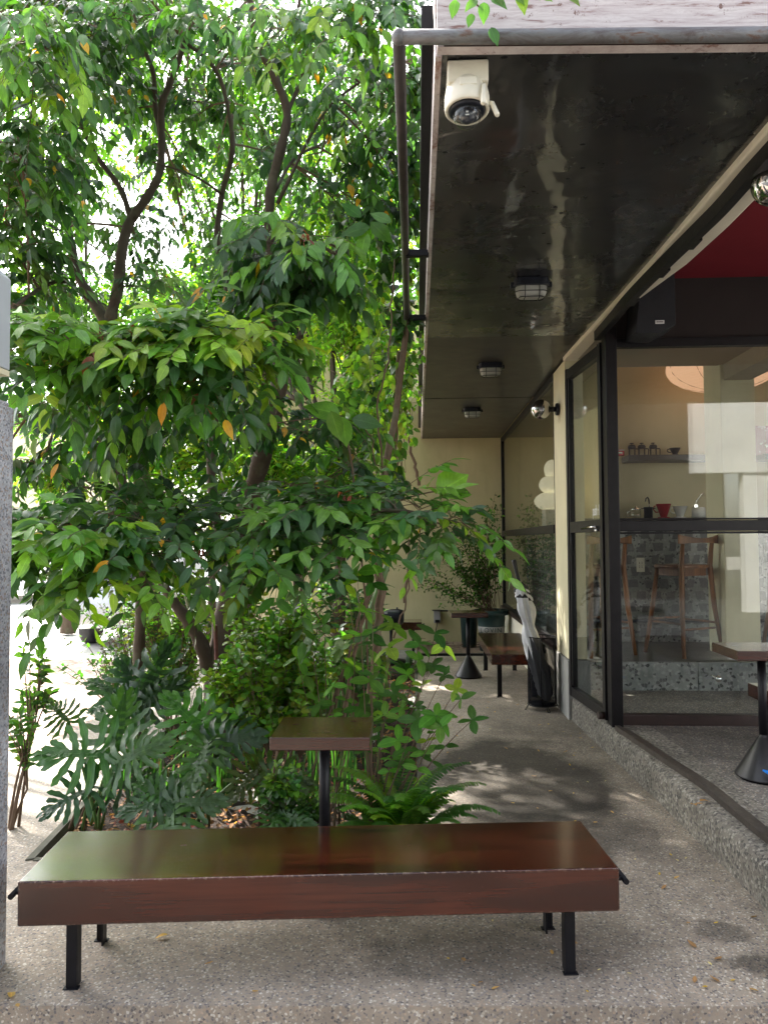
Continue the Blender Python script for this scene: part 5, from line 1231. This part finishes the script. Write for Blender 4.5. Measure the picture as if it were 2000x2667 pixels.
for (x, y, Y, k) in wh:
    c = D(x, y, Y); b = min(wb, key=lambda q: abs(q.x-c.x)); path = curve(b+rnd3(.02), c, .12, 8)
    ws_.tube(path, [.0042-.00035*i for i in range(9)], 5, cap=False)
    col = tint((('bright', 5), ('lime', 1.4), ('mid', 2))); ax = (path[-1]-path[-2]).normalized()*.5+Vector((RG.normal(0, .45), -.55, .65)); ax.normalize()
    s1 = ax.orthogonal().normalized(); s2 = ax.cross(s1); n = int(RG.integers(3, 6)); a0 = RG.uniform(0, 6.28)
    for i in range(n):
        a = a0+2*pi*i/n+RG.uniform(-.25, .25); dr = (s1*cos(a)+s2*sin(a)+ax*RG.uniform(.0, .45)+Vector((0, 0, -.15))).normalized(); l = .118*k*RG.uniform(.7, 1.15)
        wl_.add(c, dr, ax+rnd3(.25), l, l*.5, tuple(v*RG.uniform(.88, 1.15) for v in col), RG.uniform(.05, .3))
    for q in (.82, .66):
        j = int(q*8); p = path[j]
        if RG.random() < .8:
            for sg in (-1, 1):
                dr = (Vector((sg, -.3, .1))+rnd3(.3)).normalized(); l = .075*k; wl_.add(p, dr, Vector((0, -.5, .9))+rnd3(.2), l, l*.5, col, .2)
build(ws_, 'stems', 'stem', wt); wl_.build('foliage', 'leaf_soft', wt, 'broad', .16)

# --- climbing vine on woody stems beside the canopy
vt = thing('climbing_vine', 'climbing vine with hanging woody stems at the canopy edge', 'vine', gg(815, 4.7))
vs_ = MB(); vl = Leaves()
for pts, r in (([(790, 1560, 4.6), (815, 1420, 4.6), (822, 1280, 4.6), (816, 1160, 4.6), (822, 1050, 4.7), (850, 930, 4.9), (868, 800, 5.1), (880, 660, 5.2)], .03),
               ([(735, 1560, 4.3), (770, 1400, 4.4), (800, 1280, 4.4)], .014), ([(690, 1620, 4.2), (730, 1480, 4.3), (780, 1330, 4.4), (812, 1190, 4.5)], .010),
               ([(830, 1090, 4.3), (822, 960, 4.3), (812, 880, 4.3), (838, 780, 4.3), (845, 660, 4.4), (852, 560, 4.5)], .0065), ([(812, 1060, 4.3), (808, 950, 4.3), (790, 930, 4.3)], .005),
               ([(905, 1050, 6.), (895, 1000, 6.), (880, 940, 6.), (878, 900, 6.)], .014), ([(872, 1300, 6.5), (882, 1240, 6.5), (884, 1170, 6.5), (872, 1130, 6.5)], .012), ([(848, 1380, 6.4), (878, 1300, 6.4), (888, 1230, 6.4), (880, 1140, 6.4)], .008), ([(858, 1060, 6.), (866, 900, 6.), (872, 760, 6.)], .006), ([(866, 1050, 6.2), (874, 900, 6.2)], .005), ([(850, 1080, 5.4), (856, 900, 5.4), (862, 760, 5.4)], .022)):
    P = [D(*p) for p in pts]; out = []
    for a, b in zip(P, P[1:]):
        for i in range(5): out.append(a.lerp(b, i/5)+rnd3(.006))
    out.append(P[-1]); vs_.tube(out, [r*(1-.3*i/len(out)) for i in range(len(out))], 7)
VM = (('dark', 1), ('mid', 3), ('bright', 4), ('lime', 4), ('yg', 2))  # lime and yellow-green stand in for sun on the vine
for (x, y, Y, rx, ry, n, l0, mx) in ((870, 690, 5.2, 34, 60, 100, .085, DK), (820, 700, 5.4, 60, 80, 110, .08, VM), (880, 800, 5.4, 26, 60, 70, .07, VM), (800, 800, 5.2, 60, 70, 100, .08, VM), (850, 880, 5.4, 36, 70, 110, .07, VM), (760, 850, 5.2, 50, 60, 90, .08, VM), (880, 930, 5.8, 20, 40, 34, .07, YG), (830, 960, 5., 40, 60, 60, .08, VM),
        (880, 560, 5.2, 24, 60, 60, .07, VM), (840, 560, 5.2, 50, 70, 110, .085, DK), (780, 620, 5.4, 60, 50, 110, .08, VM), (905, 620, 5.8, 10, 70, 40, .06, VM), (912, 740, 6., 8, 60, 26, .06, VM), (850, 1020, 5., 30, 30, 30, .09, VM), (890, 450, 5., 26, 60, 60, .08, DK), (895, 330, 4.6, 24, 80, 70, .085, DK), (905, 200, 4.2, 20, 90, 60, .085, SH)):
    c = D(x, y, Y); r = np.array((px2m(rx, Y), px2m(rx, Y)*1.2, px2m(ry, Y)))
    for i in range(n):
        e = nz(RG.normal(0, 1, 3))*RG.random()**.4*r; p = c+Vector(e); dr = Vector((RG.normal(0, .6), RG.normal(-.2, .5), -.7)).normalized(); l = l0*RG.uniform(.6, 1.2)
        vl.add(p, dr, Vector((0, -.7, .6))+rnd3(.5), l, l*.6, tint(mx), .2)
        if i % 9 == 0: vs_.tube([p, p+Vector((RG.normal(0, .05), 0, .12)), c+Vector((0, 0, .1))], .002, 3, cap=False)
build(vs_, 'stems', 'stem', vt); vl.build('foliage', 'leaf', vt, 'ovate', .2)
# a few large single leaves of a second climber
bt = thing('broad_leaf_climber', 'climber with very large leaves, one torn and backlit before the yellow wall', 'vine', gg(770, 4.4))
m = MB(); P = [D(800, 1600, 4.1), D(790, 1300, 4.1), D(760, 1000, 4.0), D(740, 900, 3.8), D(600, 890, 4.2), D(520, 930, 4.4)]
m.tube([P[0], P[1], P[2], P[3]], .006, 6); m.tube(curve(P[3], P[5], .05, 8), .0035, 5, cap=False); m.tube(curve(D(830, 1100, 4.), D(955, 1060, 3.85), .03, 6), .004, 5, cap=False)
build(m, 'stems', 'stem', bt); bv = Leaves()
for (x, y, Y, dx, dy, l, col) in ((735, 895, 3.75, -95, -25, .20, 'bright'), (740, 900, 3.75, 10, 75, .16, 'bright'), (760, 905, 3.8, 55, 10, .17, 'blue'), (730, 905, 3.8, -60, 60, .14, 'dark'), (715, 888, 3.7, 20, 60, .16, 'bright'),
        (945, 1066, 3.85, 48, -32, .19, 'lime'), (845, 480, 3.6, -10, -5, .12, 'mid'), (800, 490, 3.9, -45, 10, .17, 'mid'), (800, 480, 3.9, 35, 30, .17, 'mid'), (790, 500, 3.9, -10, 50, .15, 'bright'), (780, 470, 3.9, -30, -25, .14, 'mid'), (830, 1080, 3.7, 45, 30, .15, 'blue'), (820, 1085, 3.7, 25, 60, .17, 'mid')):
    o = D(x, y, Y); e = D(x+dx, y+dy, Y); dr = (e-o).normalized(); bv.add(o, dr, Vector((0, -1, .35)), l, l*(.52 if col != 'lime' else .85), tint([(col, 1)]), .12)
bv.build('foliage', 'leaf', bt, 'ovate', .12)
# green palm stalk slanting behind the shrubs
m = MB(); m.tube([D(776, 1420, 4.9), D(800, 1330, 4.9), D(830, 1240, 4.9), D(850, 1180, 4.9)], [.035, .03, .022, .012], 10)
tag(build(m, 'palm_stalk', 'stem_green'), 'thick smooth green palm stalk slanting up beside the woody vine', 'palm stalk')

# --- philodendrons: deeply lobed leaves
def philo_leaf(V_, F_, T_, U_, o, d, n, L, col, nl=8, curl=.25):
    d = d.normalized(); n = (n-d*n.dot(d)).normalized(); s = n.cross(d)
    def tf(x, y, z): r2 = (x*x+y*y)/(L*L); return o+d*x+s*y+n*(z-curl*L*r2*.5+.05*L*sin(y/L*9))
    def strip(cl, wd, fold=.25):
        b = len(V_); k = len(cl)
        for i, (x, y) in enumerate(cl):
            t = Vector((cl[min(i+1, k-1)][0]-cl[max(i-1, 0)][0], cl[min(i+1, k-1)][1]-cl[max(i-1, 0)][1])).normalized() if k > 1 else Vector((1, 0)); pn = (-t.y, t.x)
            for v in (-1, 0, 1):
                w = wd[i]*.5; V_.append(tf(x+pn[0]*v*w, y+pn[1]*v*w, abs(v)*w*fold+.004*RG.normal())); T_.append(col); U_.append((i/(k-1), v*.9))
        for i in range(k-1):
            a = b+i*3; F_.append((a, a+1, a+4, a+3)); F_.append((a+1, a+2, a+5, a+4))
    strip([(L*t, 0) for t in (0, .1, .25, .45, .65, .82, 1.)], [L*w for w in (.05, .13, .15, .14, .12, .08, .0)], .1)
    for i in range(nl):
        t = i/(nl-1); st0 = .02+.74*t; th = radians(142-112*t); ln = L*(.40+.26*sin(pi*min(1, t*1.05+.18)))*(1-.25*t)
        for sg in (-1, 1):
            k = 8; cl = []; wd = []; th_ = th+RG.uniform(-.1, .1)
            for q in range(k):
                u = q/(k-1); a = th_-u*.35; cl.append((L*st0+ln*u*cos(a), sg*ln*u*sin(a)))
                w = L*.078*(.55+.75*sin(pi*(u*.72+.12)))*(1+.22*sin(q*2.6+i)); wd.append(w if q < k-1 else L*.012)
            strip(cl, wd, .2)
def mesh_from(V_, F_, T_, U_, name, mat, parent):
    inv = chain_matrix(parent).inverted(); me = bpy.data.meshes.new(name); me.from_pydata([tuple(inv @ v) for v in V_], [], F_)
    me.polygons.foreach_set('use_smooth', [True]*len(F_)); ul = me.uv_layers.new(name='UVMap')
    for i, l in enumerate(me.loops): ul.data[i].uv = U_[l.vertex_index]
    at = me.attributes.new('tint', 'FLOAT_COLOR', 'POINT'); at.data.foreach_set('color', np.concatenate([np.array(T_), np.ones((len(T_), 1))], 1).astype(np.float32).ravel())
    me.materials.append(M[mat]); o = bpy.data.objects.new(name, me); COL.objects.link(o); o.parent = parent; return o
M['leaf_philo'] = leaf_mat('philodendron_leaf', .34, .35, .5, 1)
def philodendron(label, bx, bY, leaves):
    b = D(bx, 1500, bY); b.z = -.06; t = thing('philodendron', label, 'plant', b, 0, 'lobed philodendrons in the bed front'); pt = MB()
    for (x, y, Y, tx, ty, dY, L, c) in leaves:
        o = D(x, y, Y); e = D(tx, ty, Y+dY); d = e-o; nn = Vector((0, -.75, .65))
        pt.tube(curve(b+rnd3(.03), o, .10, 8), [.010-.0006*i for i in range(9)], 6)
        V_, F_, T_, U_ = [], [], [], []; philo_leaf(V_, F_, T_, U_, o, d, nn, L, tint([(c, 1)])); mesh_from(V_, F_, T_, U_, 'leaf', 'leaf_philo', t)
    build(pt, 'stalks', 'stem_green', t)
philodendron('sprawling philodendron at the left front corner of the bed, over the slanting kerb', 210, 4.0,
    [(235, 1628, 3.75, 110, 1625, -.05, .37, 'philo'), (250, 1630, 3.85, 260, 1540, .1, .36, 'philo'), (250, 1650, 3.7, 330, 1610, .0, .30, 'blue'), (200, 1700, 3.7, 120, 1740, -.1, .26, 'dark'), (240, 1700, 3.8, 300, 1690, 0, .26, 'dark'), (150, 1560, 4.0, 90, 1500, .1, .2, 'mid')])
philodendron('philodendron in the middle of the bed front with leaves pointing up and right', 430, 4.1,
    [(452, 1592, 3.85, 380, 1520, .05, .36, 'philo'), (458, 1588, 3.9, 510, 1510, .1, .36, 'mid'), (455, 1600, 3.8, 540, 1590, -.05, .30, 'blue'), (448, 1605, 3.75, 420, 1680, -.15, .26, 'mid'), (560, 1660, 3.9, 520, 1700, -.1, .24, 'olive')])
philodendron('low philodendron whose wavy leaf droops onto the bench edge', 360, 3.85,
    [(370, 1738, 3.62, 366, 1810, -.14, .30, 'philo'), (368, 1735, 3.62, 290, 1745, -.02, .26, 'blue'), (372, 1735, 3.62, 450, 1730, -.02, .27, 'blue'), (378, 1728, 3.65, 405, 1670, .1, .22, 'mid'), (365, 1728, 3.65, 300, 1690, .05, .22, 'mid')])
philodendron('dark upright philodendron behind, fanning up against the white street', 310, 4.6,
    [(295, 1515, 4.5, 215, 1478, .0, .34, 'dark'), (300, 1515, 4.5, 262, 1425, .1, .34, 'dark'), (308, 1512, 4.5, 350, 1420, .1, .42, 'dark'), (312, 1520, 4.45, 380, 1480, .05, .30, 'dark'), (290, 1530, 4.4, 220, 1530, -.05, .26, 'dark'), (505, 1560, 4.5, 540, 1480, .1, .3, 'dark')])
philodendron('small philodendron with a low flat leaf between the mulch and the bench', 600, 3.8,
    [(606, 1758, 3.66, 640, 1770, -.05, .20, 'mid'), (602, 1758, 3.66, 585, 1790, -.1, .18, 'mid'), (575, 1668, 3.8, 660, 1690, 0, .26, 'olive'), (600, 1757, 3.67, 610, 1715, .1, .16, 'blue')])
# --- ferns
def fern(label, base, n, L, spread, seed=0, tints=('bright', 'mid', 'lime'), up=0):
    t = thing('sword_fern', label, 'fern', base, 0, 'sword ferns'); b = Vector(base); st_ = MB(); lv = Leaves()
    for i in range(n):
        a = 2*pi*i/n+RG.uniform(-.3, .3); el = RG.uniform(.25, 1.25) if i % 3 else RG.uniform(.9, 1.4)
        if up: el = RG.uniform(.9, 1.5)
        l = L*RG.uniform(.7, 1.15); h = Vector((cos(a), sin(a)*.8, 0)); P = []
        for q in range(13):
            u = q/12; el2 = el-u*u*(1.5 if el > .7 else .8)
            P.append(b if q == 0 else P[-1]+(h*cos(el2)+UP*sin(el2))*l/12)
        st_.tube(P, [.0028-.0002*q for q in range(13)], 4, cap=False); col = tint([(c, 1) for c in tints]); npn = 34
        for q in range(npn):
            u = .12+.86*q/npn; j = min(int(u*12), 11); p = P[j].lerp(P[j+1], u*12-j); tan = (P[min(j+1, 12)]-P[j]).normalized(); sd = tan.cross(UP).normalized(); nn = sd.cross(tan)
            for sg in (-1, 1):
                pl = .046*(l/.4)**.6*min(1, 2.6*u)*(1-.75*max(0, (u-.55)/.45)**1.3); dr = (sd*sg+tan*.28-nn*.10+rnd3(.05)).normalized()
                lv.add(p, dr, nn, max(pl, .008), .0135, tuple(v*RG.uniform(.88, 1.1) for v in col), .2)
    build(st_, 'stalks', 'stem_green', t); lv.build('fronds', 'leaf_soft', t, 'pinna', .1)
fern('bright green sword fern arching over the walkway behind the bench', (D(868, 1700, 3.60).x, 3.64, -.02), 54, .57, 1, up=1)
fern('darker sword fern crouching at the corner of the bed', (D(800, 1700, 3.85).x, 3.85, -.06), 16, .26, 1, tints=('mid', 'bright'))
fern('little fern in the shade by the end wall', (D(880, 1300, 8.6).x, 8.6, -.05), 14, .42, 1, tints=('mid', 'dark'))
# --- slender stakes and stems
m = MB(); m.tube([D(478, 1745, 4.6), D(472, 1560, 4.6), D(466, 1350, 4.6)], .013, 8); tag(build(m, 'steel_stake', 'rust'), 'thin rusty iron stake standing against the big trunk', 'stake')
DS = ('bare dry stem at the left bed corner', 'second bare stem at the left bed corner', 'bare stem under the left of the pedestal tabletop', 'upright bare stem left of the table pole', 'bare stem right of the table pole', 'leaning bare stem right of the table pole', 'slanting brown stem behind the pedestal table', 'tall brown stem leaning right above the tabletop', 'brown stem crossing the leaning one', 'short bare stem in the mulch')
for k_, (x0, y0, x1, y1, Y) in enumerate(((705, 1780, 745, 1640, 3.7), (722, 1785, 728, 1660, 3.7), (600, 1790, 610, 1640, 3.7), (585, 1720, 600, 1600, 3.7), (150, 1790, 190, 1700, 3.75), (165, 1790, 205, 1690, 3.8), (655, 1790, 690, 1600, 3.9), (700, 1600, 760, 1400, 4.2), (720, 1560, 748, 1420, 4.2), (560, 1790, 556, 1700, 3.8))):
    m = MB(); m.tube(curve(D(x0, y0, Y), D(x1, y1, Y), .01, 6), [.007, .0065, .006, .006, .005, .005, .004], 6)
    tag(build(m, 'dry_stem', 'stem'), DS[k_], 'stem', 'bare stems in the mulch')
# undergrowth grass blades
lv = Leaves()
for i in range(300):
    x = RG.uniform(-1.9, -.3); y = RG.uniform(4.4, 8.8)
    for q in range(5):
        a = RG.uniform(0, 6.28); lv.add((x+RG.normal(0, .03), y+RG.normal(0, .03), -.06), (cos(a)*.5, sin(a)*.5, 1), (cos(a), sin(a), .3), RG.uniform(.12, .34), .016, tint((('mid', 2), ('dark', 4))), .6)
o = lv.build('ground_cover', 'leaf_soft', None, 'long'); o['kind'] = 'stuff'; o['label'] = 'grassy ground cover under the shrubs'; o['category'] = 'ground cover'
# leaf litter on the soil: uncountable
lv = Leaves()
for i in range(5200):
    x = RG.uniform(-1.98, .0); y = 3.53+RG.random()**1.3*5.8; a = RG.uniform(0, 6.28)
    lv.add((x, y, -.055+RG.uniform(0, .03)), (cos(a), sin(a), RG.normal(0, .25)), (RG.normal(0, .4), RG.normal(0, .4), 1), RG.uniform(.015, .06), RG.uniform(.010, .025), tint((('dry', 4), ('red', 1.5), ('yellow', .12), ('dry', 2))), RG.uniform(-.4, .5))
o = lv.build('leaf_litter', 'dry_leaf', None, 'small'); o['kind'] = 'stuff'; o['label'] = 'brown leaf litter covering the soil of the bed'; o['category'] = 'leaf litter'
# potted plant foliage (parts of the pot thing)
ms = MB(); lv = Leaves(); pb = Vector((px_, PY, zt-.04))
for i in range(46):
    tx, ty = [(905, 1210), (930, 1170), (960, 1130), (1000, 1130), (1040, 1110), (1060, 1080), (1075, 1150), (990, 1200), (930, 1270), (950, 1240), (1030, 1180), (1050, 1230), (1010, 1250)][i % 13]
    e = D(tx+RG.normal(0, 22), ty+RG.normal(0, 24), PY+RG.uniform(-.35, .3)); path = curve(pb+Vector((RG.normal(0, .05), RG.normal(0, .05), 0)), e, .12, 9)
    ms.tube(path, [.006-.0005*j for j in range(10)], 4, cap=False)
    for q in range(62):
        u = RG.uniform(.3, 1.0); j = min(int(u*9), 8); p = path[j].lerp(path[j+1], u*9-j)+rnd3(.045); dr = rnd3(1)+Vector((0, 0, -.2)); dr.normalize()
        lv.add(p, dr, UP+rnd3(.6), RG.uniform(.035, .062), .024, tint((('mid', 3), ('olive', 3), ('dark', 1.5), ('bright', 1))), .2)
build(ms, 'stems', 'stem', pot); lv.build('foliage', 'leaf_soft', pot, 'small')
ms = Leaves()
for i in range(9):
    a = RG.uniform(-.6, 1.2); ms.add((px_+.10, PY-.28, .1), (cos(a)*.5+.2, -.1, 1), (-1, -.4, .4), RG.uniform(.3, .5), .018, tint((('bright', 1), ('blue', 1))), .5)
o = ms.build('grass_tuft', 'leaf_soft', None, 'long'); tag(o, 'tuft of long arching grass blades beside the banded pot', 'grass tuft')
m = MB(); rs = random.Random(9)
for i in range(60):
    x, y = rs.uniform(.1, 1.2), rs.uniform(10.2, 11.1); a = rs.uniform(0, 6.28); m.tube([(x, y, .01+rs.uniform(0, .05)), (x+.15*cos(a), y+.1*sin(a), .02+rs.uniform(0, .06))], .004, 4)
o = build(m, 'twig_litter', 'stem'); o['kind'] = 'stuff'; o['label'] = 'pile of dry twigs at the foot of the yellow wall'; o['category'] = 'twig litter'
# hanging sprig at the top, in front of the fascia
ht = thing('overhanging_sprig', 'leafy sprig of a tree hanging in front of the white fascia at the top', 'branch', D(1080, -60, 2.05))
m = MB(); m.tube([D(1000, -140, 2.1), D(1050, -60, 2.1), D(1100, -25, 2.1), D(1160, -10, 2.1)], [.006, .005, .004, .002], 5); m.tube([D(900, -160, 2.2), D(950, -60, 2.15), D(1000, -20, 2.1), D(1040, 20, 2.1)], [.006, .005, .004, .002], 5); build(m, 'twig', 'stem', ht); lv = Leaves()
for (x, y, dx, dy, l, c) in ((1045, 5, 0, 55, .055, 'bright'), (1030, 0, -25, 20, .045, 'bright'), (1060, -5, 35, 18, .05, 'bright'), (1100, -25, 45, 40, .055, 'lime'), (1120, -20, 22, 70, .060, 'lime'), (1125, -20, 60, 20, .05, 'lime'), (1160, -10, 40, 10, .04, 'bright'), (1020, 30, -10, 30, .04, 'mid'), (1060, 60, 20, 45, .05, 'mid'), (1225, -10, 40, 25, .04, 'lime'), (985, 0, -10, 40, .05, 'bright'), (1075, -20, 10, 30, .045, 'bright')):
    o = D(x, y, 2.1); e = D(x+dx, y+dy, 2.08); lv.add(o, (e-o).normalized(), Vector((0, -1, .3)), l*1.3, l*.62, tint([(c, 1)]), .15)
lv.build('leaves', 'leaf', ht, 'ovate')

# ------------------------------------------------------------------ fallen leaves on the paving
lp = []
rs = np.random.default_rng(77)
spots = [(0.1, 2.72), (-.55, 2.5), (.93, 2.62), (1.02, 2.72), (1.2, 2.62), (1.28, 2.66), (1.32, 3.05), (.72, 2.65), (.95, 2.58), (-1.3, 2.4), (1.05, 3.3), (1.25, 3.6), (1.3, 2.5), (.25, 2.55), (-.75, 2.66)]
for i in range(95): spots.append((rs.uniform(.1, 1.3), 2.5+rs.random()**1.2*4.5))
mbase = None
leafmeshes = []
for k, (col, L_) in enumerate((((.55, .36, .05), .016), ((.50, .30, .10), .022), ((.35, .20, .09), .028), ((.62, .52, .25), .013))):
    q = Leaves(); q.add((-L_/2, 0, .003), (1, 0, .05), (0, .1, 1), L_, L_*.45, col, -.15); o = q.build('fallen_leaf', 'dry_leaf', None, 'small'); leafmeshes.append(o)
for i, (x, y) in enumerate(spots):
    src = leafmeshes[i % 4]; o = src if i < 4 else src.copy()
    if i >= 4: COL.objects.link(o)
    o.location = (x, y, .0015); o.rotation_euler = (rs.normal(0, .12), rs.normal(0, .12), rs.uniform(0, 6.28)); s_ = 1+.5*rs.random(); o.scale = (s_,)*3
    zone = ('under the foreground bench' if x < .66 else 'on the paving right of the foreground bench') if y < 2.95 else ('on the paving between bench and kerb' if y < 3.6 else ('on the near half of the walkway' if y < 4.4 else ('on the damp patch of the walkway' if y < 5.4 else 'far along the walkway towards the umbrella stand')))
    if y >= 2.95: zone += ', kerb side' if x > .9 else (', middle' if x > .5 else ', bed side')
    tag(o, ['tiny bright yellow leaf flake ', 'small ochre leaf ', 'small brown curled leaf ', 'tiny straw coloured petal '][i % 4]+zone, 'fallen leaf', 'fallen leaves on the walkway')
for i, (px, py, l_) in enumerate(((1822, 2092, .06), (1830, 2100, .05), (1812, 2104, .05), (30, 2607, .05), (437, 2442, .045))):
    q = Leaves(); z = .192 if i < 3 else .0; d_ = _f+_R*((px-CX)/F_PX)-_U*((py-CY)/F_PX); p = Vector((0, 0, EYE))+d_*((z-EYE)/d_.z); a = rs.uniform(0, 6.28)
    q.add((p.x, p.y, z+.012), (cos(a), sin(a), .1), (.2, .1, 1), l_, l_*.5, (.45, .24, .09) if i < 3 else (.6, .38, .1), .3); o = q.build('fallen_leaf', 'dry_leaf', None, 'ovate')
    tag(o, ['curled brown leaf on the kerb by the floor track', 'brown leaf overlapping another on the kerb', 'rusty leaf at the kerb lip', 'tan leaf lying by the foot of the granite pillar', 'pale yellow leaf under the foreground bench'][i], 'fallen leaf', 'larger fallen leaves')

# ------------------------------------------------------------------ street: cars, far house
def car(label, x, y, rz, paint, name='parked_car'):
    t = thing(name, label, 'car', (x, y, -.13), rz)
    sec = [(-2.0, .35, .78), (-1.95, .30, .95), (-1.2, .28, 1.02), (-.9, .28, 1.05), (.9, .28, 1.05), (1.7, .28, .98), (2.02, .32, .80)]
    vs = []; 
    for (yy, zl, zh) in sec:
        w = .84 if abs(yy) < 1.8 else .74
        vs += [(-w*.95, yy, zl), (w*.95, yy, zl), (w, yy, (zl+zh)/2), (w*.93, yy, zh), (-w*.93, yy, zh), (-w, yy, (zl+zh)/2)]
    k = len(sec); m = MB(); m.add(vs, [(i*6+j, i*6+(j+1) % 6, i*6+6+(j+1) % 6, i*6+6+j) for i in range(k-1) for j in range(6)]+[tuple(range(5, -1, -1)), tuple(k*6-6+j for j in range(6))])
    m.add([(-.74, -1.7, 1.03), (.74, -1.7, 1.03), (.66, -1.45, 1.44), (-.66, -1.45, 1.44), (-.74, 1.0, 1.05), (.74, 1.0, 1.05), (.64, .35, 1.48), (-.64, .35, 1.48)], [(3, 2, 6, 7), (0, 3, 7, 4), (1, 5, 6, 2), (0, 1, 2, 3), (4, 7, 6, 5)])
    build(m, 'body', paint, t, world=False, bevel=.04)
    m = MB(); m.add([(-.64, -1.69, 1.08), (.64, -1.69, 1.08), (.58, -1.49, 1.39), (-.58, -1.49, 1.39)], [(0, 1, 2, 3)]); m.add([(-.62, -1.715, 1.08), (.62, -1.715, 1.08), (.56, -1.515, 1.39), (-.56, -1.515, 1.39)], [(0, 1, 2, 3)])
    for s_ in (-1, 1): m.add([(s_*.755, -1.3, 1.08), (s_*.755, .8, 1.08), (s_*.675, .35, 1.42), (s_*.675, -1.2, 1.40)], [(0, 1, 2, 3)])
    build(m, 'window', 'plast_black', t, world=False)
    for s_ in (-1, 1):
        for yy in (-1.28, 1.28):
            m = MB(); Mx = Matrix.Translation((s_*.72, yy, .32)) @ Matrix.Rotation(pi/2, 4, 'Y')
            m.lathe([(.18, -.1), (.31, -.1), (.325, -.06), (.325, .06), (.31, .1), (.18, .1)], 28, Mx); w_ = build(m, 'wheel', 'rubber', t, world=False)
            m = MB(); m.lathe([(.0001, -.09), (.17, -.085), (.18, .085), (.0001, .09)], 18, Mx); build(m, 'rim', 'chrome', w_, world=False)
        m = MB(); m.box(s_*.62-.12, s_*.62+.12, -2.0, -1.94, .72, .86); build(m, 'headlight', 'lightbox', t, world=False)
    return t
car('silver hatchback parked beyond the shrubs, only a tyre and corner showing', -4.7, 13.3, .06, 'carpaint')
car('white car parked far off behind the leaves next to the granite pillar', -11.6, 21.5, .25, 'carpaint2')
fh = thing('far_house', 'pale cream house across the street glimpsed between pillar and leaves', 'house', (-17, 30, -.13))
m = MB(); m.box(-26, -12.8, 30, 38, -.13, 6.5); build(m, 'wall', 'cream', fh)
m = MB(); m.box(-26.4, -12.4, 29.6, 38.4, 6.5, 6.9); build(m, 'roof', 'grey_plaster', fh)
for i in range(4):
    for z in (1., 4.):
        x = -24.5+i*3.1; m = MB(); m.box(x, x+1.3, 29.93, 29.999, z, z+1.5); w_ = build(m, 'window', 'plast_black', fh)
        m = MB()
        for k in range(5): m.box(x+.05+k*.28, x+.09+k*.28, 29.88, 29.925, z, z+1.5)
        build(m, 'window_bars', 'white2', w_)
